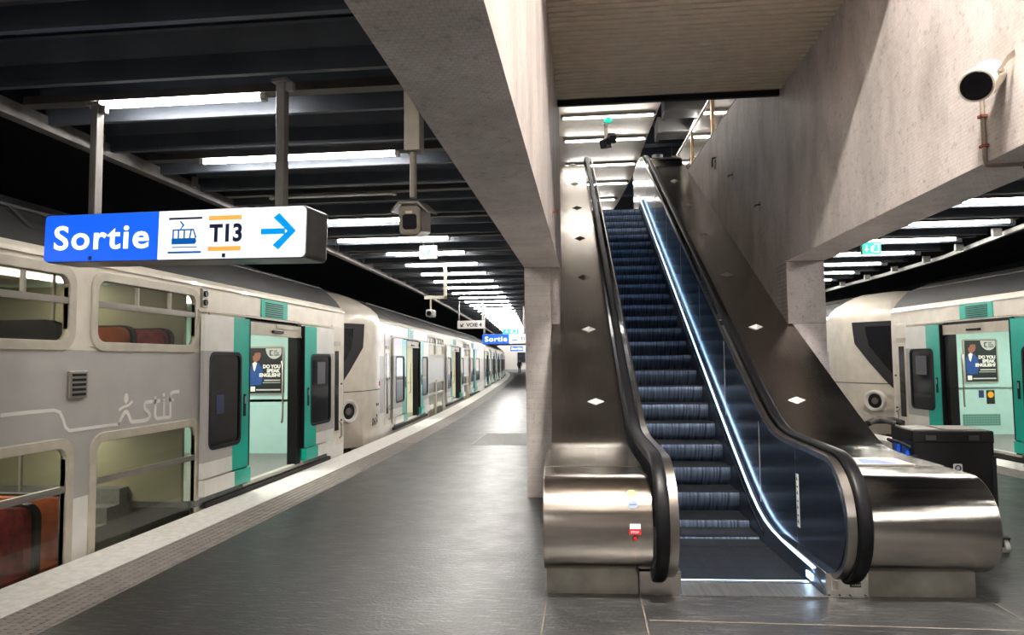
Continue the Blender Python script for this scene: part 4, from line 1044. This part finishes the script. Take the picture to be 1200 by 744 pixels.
# ------------------------------------------------------------------ hanging exit direction signs
def exit_board(label, loc, rotz, Lh, full=True, roll=0):
    t = thing('direction_sign', label, 'sign', loc, rotz)      # local: x along the face, face at y=0 towards the viewer, z=0 at the bottom
    L_, H_ = Lh, .355
    MB().prism(rrect(0, L_, 0, H_, .035), 'y', .012, .29).build('sign_housing', M['housing'], t, bevel=.012, rot=(0,roll,0))
    sp = .465*L_
    bl = MB(); pts = [p for p in rrect(.008, L_, .008, H_-.008, .03) if p[0] < sp]; pts = [(sp,.008)]+[(sp,H_-.008)]+[p for p in pts]
    bl.prism(pts, 'y', 0, .014); fb = bl.build('sign_face', M['signblue'], t, rot=(0,roll,0), label='blue half of the lit face')
    pts = [p for p in rrect(0, L_-.008, .008, H_-.008, .03) if p[0] > sp]
    k = next(i for i in range(len(pts)) if pts[i][1] < H_/2 and pts[i-1][1] > H_/2) if False else None
    top = sorted([p for p in pts if p[1] > H_/2], key=lambda p: (p[0], -p[1])); bot = sorted([p for p in pts if p[1] <= H_/2], key=lambda p: (-p[0], p[1]*-1))
    wh = MB(); wh.prism([(sp,H_-.008)]+top+bot+[(sp,.008)], 'y', 0, .014); fw_ = wh.build('sign_face', M['signwhite'], t, rot=(0,roll,0), label='white half of the lit face')
    text('lettering', 'Sortie', .245, M['signwhite_ink'], (.042*L_, -.003, .095), (1,0,0), (0,0,1), fb, bold=.0045, width=.385*L_, space=1.12)
    def bar(name, a0, a1, b0, b1, m): return MB().box(a0*L_, a1*L_, -.004, -.001, b0*H_, b1*H_).build(name, M[m], fw_)
    bar('route_bar', .655, .775, .76, .85, 'orange'); bar('route_bar', .655, .775, .16, .25, 'orange')
    text('lettering', 'T', .165, M['navy'], (.66*L_, -.003, .125), (1,0,0), (0,0,1), fw_, bold=.006); text('lettering', '13', .165, M['navy'], (.705*L_, -.003, .125), (1,0,0), (0,0,1), fw_, bold=.006)
    bar('mode_bar', .505, .63, .80, .84, 'navy'); bar('mode_bar', .505, .63, .13, .17, 'tramblue')
    ic = MB(); q = lambda a, b: (a*L_, -.003, b*H_)
    def poly(pts, m=0): ic.add([q(a,b) for a, b in pts], [tuple(range(len(pts)))], m)
    poly([(.520,.24),(.615,.24),(.615,.262),(.520,.262)])
    poly([(.518,.31),(.606,.31),(.612,.36),(.608,.43),(.518,.43)])
    poly([(.520,.58),(.590,.58),(.590,.61),(.520,.61)])
    for x in (.520,.540,.562): poly([(x,.43),(x+.006,.43),(x+.006,.6),(x,.6)])
    poly([(.583,.43),(.589,.43),(.594,.60),(.588,.60)]); poly([(.590,.61),(.600,.61),(.613,.43),(.606,.43),(.597,.58),(.590,.58)])
    poly([(.548,.61),(.553,.61),(.565,.69),(.549,.78),(.545,.76),(.557,.69)])
    ic.build('tram_icon', M['tramblue'], fw_)
    ar = MB(); A = lambda a, b: (a*L_, -.003, b*H_)
    ar.add([A(.845,.455),A(.845,.565),A(.93,.565),A(.93,.455)], [(0,1,2,3)])
    ar.add([A(.968,.51),A(.938,.51),A(.888,.77),A(.908,.86)], [(0,1,2,3)]); ar.add([A(.968,.51),A(.938,.51),A(.888,.25),A(.908,.16)], [(0,1,2,3)])
    ar.build('arrow', M['cyan'], fw_)
    mb = MB()
    for x in (.43, 1.55): mb.box(x-.012, x+.012, -.006, .002, .012, .04)
    mb.build('face_clip', M['navy'], t, rot=(0,roll,0))
    for x in ((.315, 1.90) if full else (.05, 1.5)):
        p = MB(); p.box(x-.032, x+.032, .11, .175, H_-x*math.tan(roll)-.03, 3.62-loc[2]); p.box(x-.06, x+.06, .09, .20, 3.60-loc[2], 3.625-loc[2]); p.box(x+.032,x+.09,.12,.16,3.54-loc[2],3.60-loc[2])
        p.build('hanger_post', M['post'], t, bevel=.004, seg=1)
    return t
M['signwhite_ink'] = mat('backlit_white_letter', (.9,.95,1,1), .25, emit=(.88,.95,1,1), es=.2)
exit_board('large lit blue and white exit sign hanging nearest, in front of the train', (-3.982,4.742,2.407), R(-8.6), 2.17, roll=R(1.7))
exit_board('distant lit blue and white exit sign hanging behind the small grey platform sign', (-3.72,25,2.25), R(-2), 2.1, False)
exit_board('farthest lit exit sign, low in front of the pale end wall', (-5.20,48,2.29), R(3), 1.9, False)

# lit emergency exit boxes
def exit_box(label, loc, w, h, face, pict=True, drop=.05):
    t = thing('emergency_exit_sign', label, 'sign', loc)
    MB().box(-w/2, w/2, 0, .07, 0, h).build('sign_case', M['duct'], t, bevel=.006)
    f = MB().box(-w/2+.008, w/2-.008, -.006, .0, .008, h-.008).build('lit_face', M[face], t)
    mb = MB(); ink = 'exitwhite' if face == 'exitgreen' else 'exitgreen'
    Q = lambda pts: mb.add([(a*w, -.0085, h*b) for a, b in pts], [tuple(range(len(pts)))])
    Q([(-.30,.75),(-.24,.75),(-.24,.42),(-.16,.42),(-.27,.2),(-.38,.42),(-.30,.42)])
    Q([(.12,.15),(.38,.15),(.38,.85),(.12,.85),(.12,.78),(.32,.78),(.32,.22),(.12,.22)])
    Q([(-.02,.18),(.05,.18),(.10,.45),(.16,.62),(.10,.70),(.0,.66),(-.06,.5)])
    mb.build('pictogram', M[ink], f)
    MB().cyl((-w*.3,.035,h),(-w*.3,.035,h+drop),.01,8).build('hanger', M['post'], t); MB().cyl((w*.3,.035,h),(w*.3,.035,h+drop),.01,8).build('hanger', M['post'], t)
    return t
exit_box('pale lit emergency exit box on the ceiling behind the hanging camera', (-2.60,11.4,3.36), .29, .225, 'exitwhite')
exit_box('green lit emergency exit sign above the far cab, beyond the tiled column', (4.47,11.4,3.25), .29, .195, 'exitgreen', drop=.18)
exit_box('distant green emergency exit box above the farther exit sign', (-2.95,27.5,2.70), .62, .22, 'exitgreen', drop=.7)
t = thing('emergency_lamp', 'small round green lamp on the pale upper hall ceiling', 'lamp', (.60,16.25,7.27))
MB().box(-.12,.12,-.05,.05,.02,.13).build('ceiling_mount', M['duct'], t); MB().cyl((0,0,-.05),(0,0,.03),.09,16).build('lamp_lens', M['exitgreen'], t)

# grey platform sign
t = thing('platform_sign', 'small grey platform sign reading VOIE 4 on two rods over the train', 'sign', (-4.17,22.5,2.70))
bd = MB().box(0,.90,0,.05,0,.26).build('sign_board', M['duct'], t, bevel=.005)
text('lettering', 'VOIE 4', .17, M['paint_k'], (.30,-.004,.065), (1,0,0), (0,0,1), bd, bold=.006, width=.52)
mb = MB(); mb.add([(.10,-.003,.16),(.10,-.003,.06),(.21,-.003,.06)], [(0,1,2)]); mb.add([(.12,-.003,.09),(.145,-.003,.065),(.22,-.003,.15),(.20,-.003,.175)], [(0,1,2,3)]); mb.build('arrow', M['paint_k'], bd)
MB().box(.04,.075,.01,.04,.26,.92).box(.81,.845,.01,.04,.26,.92).build('hanger_rod', M['post'], t)
# dome camera on a cranked bracket
t = thing('security_camera', 'pale camera on a cranked ceiling bracket above the coupled carriages', 'camera', (-3.14,14,2.55))
mb = MB(); mb.box(.27,.33,-.03,.03,.37,1.07); mb.box(-.13,.33,-.03,.03,.37,.43); mb.build('ceiling_mount', M['spk'], t, bevel=.004)
MB().cyl((0,0,.16),(0,0,.38),.018,10).build('stem', M['spk'], t)
h_ = MB().box(-.075,.085,-.16,.12,.0,.15).build('camera_body', M['duct'], t, bevel=.03); MB().cyl((.0,-.19,.07),(.0,-.155,.07),.05,14).build('lens', M['lensblk'], h_)

# hanging camera near the beam
t = thing('security_camera', 'big hooded camera hanging on a square ceiling tube beside the tiled beam', 'camera', (-1.145,4.6,2.50), R(-3))
mb = MB(); mb.box(-.055,.055,-.055,.055,.575,1.125); mb.box(-.09,.09,-.09,.09,1.11,1.13); mb.build('ceiling_mount', M['camgrey'], t, bevel=.004)
MB().cyl((-.005,0,.26),(-.005,0,.60),.024,12).build('stem', M['camgrey'], t, smooth=True)
Rc = Matrix.Rotation(R(6), 4, 'Z') @ Matrix.Rotation(R(9), 4, 'X')
def cam_local(mb):
    mb.v = [tuple(Rc @ Vector((p[0], p[1], p[2]-.14)) + Vector((0,0,.14))) for p in mb.v]; return mb
oct_ = [(-.07,0.03),(-.04,0),(.045,0),(.075,.03),(.075,.17),(.05,.20),(-.05,.20),(-.07,.17)]
hs = cam_local(MB().prism(oct_, 'y', -.16, .22)).build('camera_housing', M['camgrey'], t, bevel=.004)
hood = [(-.115,.16),(-.105,.17),(-.065,.222),(.065,.222),(.115,.17),(.125,.16),(.12,.15),(.06,.207),(-.06,.207),(-.11,.15)]
cam_local(MB().prism(hood, 'y', -.20, .20)).build('sun_hood', M['camgrey'], hs, bevel=.002)
cam_local(MB().ring(rrect(-.066,.071,.008,.165,.03), rrect(-.045,.05,.04,.14,.02), 'y', -.178, -.158)).build('front_bezel', M['camgrey'], hs)
cam_local(MB().prism(rrect(-.046,.051,.039,.141,.02), 'y', -.168, -.158)).build('lens_window', M['lensblk'], hs)
cam_local(MB().box(-.022,.022,-.1815,-.178,.145,.16)).build('type_plate', M['spk'], hs)

# horn loudspeaker and conduit on the beam
t = thing('loudspeaker', 'cream cylindrical loudspeaker on a flat bracket on the tiled beam', 'loudspeaker', (2.385,4.1,3.2))
a = Vector((-.235,-.10,-.075)); b = Vector((-.055,.09,.06)); d_ = (b-a).normalized()
sp_ = MB().tube([a, a+d_*.012, b-d_*.02, b], [.088,.09,.084,.06], 28).build('speaker_body', M['spk'], t, smooth=35)
MB().tube([a-d_*.004, a+d_*.002], [.076,.08], 28).build('speaker_grille', M['lensblk'], sp_)
MB().tube([a-d_*.003, a+d_*.012], [.092,.092], 28).ring([(0,0)]*3,[(0,0)]*3,'x',0,0).build('front_rim', M['spk'], sp_) if False else None
br = MB(); s1 = a+d_*.12+Vector((-.02,-.095,.02)); 
br.loft([[Vector(p)+o for o in (Vector((0,-.003,-.018)),Vector((0,.003,-.018)),Vector((0,.003,.018)),Vector((0,-.003,.018)))] for p in ((-.13,-.105,-.02),(-.06,-.09,.075),(-.005,-.06,.12),(.0,.02,.12))])
br.build('wall_mount', M['camgrey'], t)
MB().cyl((-.105,-.12,.0),(-.105,-.10,.0),.012,10).build('wing_bolt', M['camgrey'], t); MB().cyl((-.16,.0,.07),(-.16,.02,.085),.010,10).build('wing_bolt', M['camgrey'], t)
t = thing('cable_conduit', 'thin conduit running down the beam below the loudspeaker and along its underside', 'pipe', (2.385,4.35,2.79))
MB().tube([(-.02,0,.40),(-.02,0,.02),(-.015,0,-.018),(.02,0,-.02),(.42,-.02,-.02)], .013, 8).build('conduit_pipe', M['camgrey'], t, smooth=True)
MB().box(-.04,0,-.02,.02,.27,.285).box(-.04,0,-.02,.02,.09,.105).box(.20,.215,-.03,.02,-.04,0).build('mounting_clip', M['rust'], t)

# rust stubs left in the tiled walls
def stub(x, y, z, lab, wx=1):
    w = toW(x, y, z); t = thing('wall_anchor', lab, 'wall fixing', w, EYAW)
    MB().tube([(.0,0,0),(-.035*wx,0,0),(-.05*wx,.03,.004),(-.05*wx,.07,-.01)], .010, 6).build('anchor_rod', M['rust'], t)
    mb = MB()
    for i in range(7):
        a = i*51; r = .03+.05*((i*37)%10)/10; mb.cyl((-.0015*wx, r*math.cos(R(a)), r*math.sin(R(a))-.02), (.0005*wx, r*math.cos(R(a)), r*math.sin(R(a))-.02), .012+.008*((i*13)%5)/5, 7)
    mb.build('rust_stain', M['rust'], t)
stub(1.935, 5.875, 4.49, 'rusty anchor stub on the pale tiled wall, middle of three under the glass guard')
stub(1.935, 4.474, 3.71, 'rusty anchor stub lowest on the tiled wall above the steel deck')
t = thing('wall_hook', 'black hook on the tiled wall close under the glass guard', 'wall fixing', toW(1.935,7.0,5.0), EYAW)
MB().tube([(0,-.05,.08),(-.05,-.02,.08),(-.05,0,.04),(-.04,0,-.06)], .014, 6).build('hook_rod', M['black'], t)
MB().box(-.012,0,-.03,.03,-.10,.05).build('hook_plate', M['black'], t)
t = thing('wall_anchor', 'rusty anchor stub on the narrow wall edge beside the train side column', 'wall fixing', (-.305,6.78,3.1))
MB().tube([(0,0,0),(.03,0,0),(.045,-.02,.01),(.045,-.07,-.02)], .009, 6).build('anchor_rod', M['rust'], t); MB().cyl((-.0005,0,-.03),(.0015,0,-.03),.03,8).build('rust_stain', M['rust'], t)

# spotlights under the upper hall ceiling
t = thing('spotlight_pair', 'pair of black spotlights under the pale upper hall ceiling', 'lamp', (.57,16.9,7.4))
MB().cyl((0,0,-.42),(0,0,0),.035,10).cyl((0,0,-.02),(0,0,.0),.09,14).build('stem', M['camgrey'], t)
for i, (x, a) in enumerate(((.14,10),(-.02,-35))):
    mb = MB(); mb.prism([(-.13,-.10),(.13,-.13),(.13,.13),(-.13,.10)], 'x', -.09, .09); Rz = Matrix.Rotation(R(a),4,'Z')@Matrix.Rotation(R(20),4,'X')
    mb.v = [tuple(Rz @ Vector(p)+Vector((x, -.05, -.40-.12*i))) for p in mb.v]; h_ = mb.build('spot_head', M['black'], t, bevel=.02)
    mb = MB(); mb.box(-.075,.075,-.137,-.131,-.08,.08); mb.v = [tuple(Rz @ Vector(p)+Vector((x, -.05, -.40-.12*i))) for p in mb.v]; mb.build('spot_glass', M['lensblk'], h_)

# floor grating on the platform
t = thing('floor_grate', 'dark studded grating set in the platform floor before the tiled column', 'grating', (-2.27,13.78,0))
MB().box(0,1.3,0,2.1,.001,.004).build('grate_plate', ridged('ribbed_grating', (.16,.155,.15,1), 'X', 8, .5, .6, 1, .3), t)
MB().ring([(-.03,-.03),(1.33,-.03),(1.33,2.13),(-.03,2.13)],[(0,0),(1.3,0),(1.3,2.1),(0,2.1)],'z',.001,.006).build('grate_frame', M['ceil_edge'], t)

# black wheeled case behind the head of the escalator
t = thing('wheeled_case', 'black wheeled case with blue latches behind the big steel newel head', 'case', (2.79,6.42,0), R(-3))
bx_ = MB().box(0,.64,0,.50,.13,.95).build('case_body', M['black'], t, bevel=.018)
MB().box(-.003,.643,-.003,.503,.90,1.01).build('case_lid', M['black'], t, bevel=.014)
mb = MB(); mb.box(.03,.25,.06,.44,1.01,1.014); mb.box(.30,.60,.08,.46,1.01,1.014); mb.build('lid_panel', M['camgrey'], t)
mb = MB()
for x in (.0,.62): mb.box(x-.006,x+.026,-.006,.02,.14,.80)
mb.build('corner_rail', M['poster_k'], bx_)
MB().box(.10,.18,-.014,-.002,.93,.97).box(.44,.52,-.014,-.002,.93,.97).build('lid_recess', M['under'], t)
em = MB().prism(rrect(.31,.38,.66,.73,.01), 'y', -.006, .0).build('badge', M['poster_g'], bx_); MB().ring([(.345+.026*math.cos(R(a)),.695+.026*math.sin(R(a))) for a in range(0,360,24)],[(.345+.015*math.cos(R(a)),.695+.015*math.sin(R(a))) for a in range(0,360,24)],'y',-.0085,-.006).build('badge_ring', M['navy'], em)
mb = MB(); mb.box(-.03,0,.08,.18,.76,.88); mb.box(-.03,0,.28,.38,.76,.88); mb.build('latch', M['bluebit'], bx_, bevel=.006)
MB().tube([(0,.06,.86),(-.06,.08,.89),(-.06,.40,.89),(0,.42,.86)], .016, 8).build('carry_handle', M['black'], bx_)
mb = MB(); mb.tube([(.1,.48,1.03),(.05,.56,1.05),(-.12,.60,1.04),(-.2,.52,1.02)], .03, 8); mb.tube([(.02,.44,1.03),(-.1,.5,1.07),(-.2,.46,1.03)], .025, 8); mb.build('cable_bundle', M['under'], t, smooth=True)
W0 = None
for (x, y) in ((.06,.07),(.675,-.01),(.06,.44),(.58,.44)):
    if W0 is None:
        W0 = MB().cyl((-.018,0,.055),(.018,0,.055),.055,18).build('caster_wheel', M['poster_g'], t, loc=(x,y,0))
        fk = MB().box(-.026,-.02,-.03,.03,.05,.13).box(.02,.026,-.03,.03,.05,.13).box(-.03,.03,-.035,.035,.115,.13).build('caster_fork', M['black'], W0)
    else:
        c_ = W0.copy(); COL.objects.link(c_); c_.parent = t; c_.location = (x,y,0); f_ = fk.copy(); COL.objects.link(f_); f_.parent = c_

# walking person far down the platform
def skin(name, verts, edges, radii, m, parent, sub=2):
    me = bpy.data.meshes.new(name); me.from_pydata(verts, edges, []); o = bpy.data.objects.new(name, me); COL.objects.link(o); o.parent = parent
    md = o.modifiers.new('skin', 'SKIN')
    for v, r in zip(me.skin_vertices[0].data, radii): v.radius = (r if isinstance(r, tuple) else (r, r)); v.use_root = False
    me.skin_vertices[0].data[0].use_root = True
    md.use_smooth_shade = True
    s_ = o.modifiers.new('sub', 'SUBSURF'); s_.levels = sub; s_.render_levels = sub
    me.materials.append(m); return o
M['skintone'] = mat('skin', srgb(190,140,112), .55); M['coat'] = mat('dark_coat', (.012,.012,.016,1), .8); M['trousers'] = mat('dark_trousers', (.016,.017,.022,1), .85); M['hair'] = mat('dark_hair', (.012,.009,.007,1), .6)
pz = thing('person', 'person in a dark coat and trousers walking far down the platform', 'person', (-8.05,84.5,0), R(8))
V = [(0,0,.93),(0,0,1.12),(0,.0,1.38),(0,-.01,1.50),(0,-.02,1.60),(0,-.025,1.70),
     (-.18,0,1.40),(-.24,.03,1.13),(-.22,-.06,.90),(-.22,-.09,.82),(.18,0,1.40),(.24,-.03,1.13),(.22,-.12,.92),(.22,-.15,.84),
     (-.09,0,.88),(-.10,-.06,.48),(-.10,.04,.09),(-.10,-.10,.04),(.09,0,.88),(.10,.08,.49),(.10,.24,.13),(.10,.15,.05)]
Ed = [(0,1),(1,2),(2,3),(3,4),(4,5),(2,6),(6,7),(7,8),(8,9),(2,10),(10,11),(11,12),(12,13),(0,14),(14,15),(15,16),(16,17),(0,18),(18,19),(19,20),(20,21)]
rad = [(.15,.10),(.14,.10),(.16,.10),.055,.085,.085,.06,.045,.035,.032,.06,.045,.035,.032,.085,.06,.042,.04,.085,.06,.042,.04]
body = skin('body', V, Ed, rad, M['skintone'], pz)
i_ = [0,1,2,3,6,7,8,10,11,12]; mp_ = {a:k for k, a in enumerate(i_)}
skin('coat', [V[a] if a not in (3,) else (0,-.01,1.47) for a in i_]+[(0,.01,.72)], [(mp_[a],mp_[b]) for a, b in Ed if a in mp_ and b in mp_]+[(0,10)], [(.18,.13),(.17,.13),(.19,.125),.075,.08,.065,.052,.08,.065,.052,(.20,.14)], M['coat'], pz)
i_ = [0,14,15,16,18,19,20]; mp_ = {a:k for k, a in enumerate(i_)}
skin('trousers', [V[a] for a in i_], [(mp_[a],mp_[b]) for a, b in Ed if a in mp_ and b in mp_], [(.16,.11),.10,.075,.06,.10,.075,.06], M['trousers'], pz)
for k in (16, 20):
    x, y, z = V[k]; skin('shoe', [(x,y+.03,.05 if k == 16 else z-.05),(x,y-.06,.045 if k == 16 else z-.07),(x,y-.16,.04 if k == 16 else z-.08)], [(0,1),(1,2)], [.05,.05,.04], M['black'], pz, 1)
skin('hair', [(0,.01,1.66),(0,0,1.76)], [(0,1)], [.098,.085], M['hair'], pz)
# adverts on the pale end wall
for i, (x, w_, h_, m_) in enumerate(((-12.6,1.6,2.0,'panel'),(-10.4,2.2,1.2,'signblue'))):
    o = MB().box(0,w_,-.05,0,0,h_).build('poster_frame', M['duct']); o.location = (x,127.9,1.2)
    tag(o, ['dark poster on the pale end wall', 'blue lit panel on the pale end wall'][i], 'poster')
    MB().box(.08,w_-.08,-.06,-.05,.08,h_-.08).build('poster_sheet', M[m_], o)


# ------------------------------------------------------------------ light and look
w = bpy.data.worlds.new('world'); sc.world = w; w.use_nodes = True
w.node_tree.nodes['Background'].inputs[0].default_value = (.95,.97,1,1); w.node_tree.nodes['Background'].inputs[1].default_value = .4
sc.view_settings.view_transform = 'Standard'; sc.view_settings.look = 'None'; sc.view_settings.gamma = 1; sc.view_settings.use_curve_mapping = False
sc.view_settings.exposure = 3.0
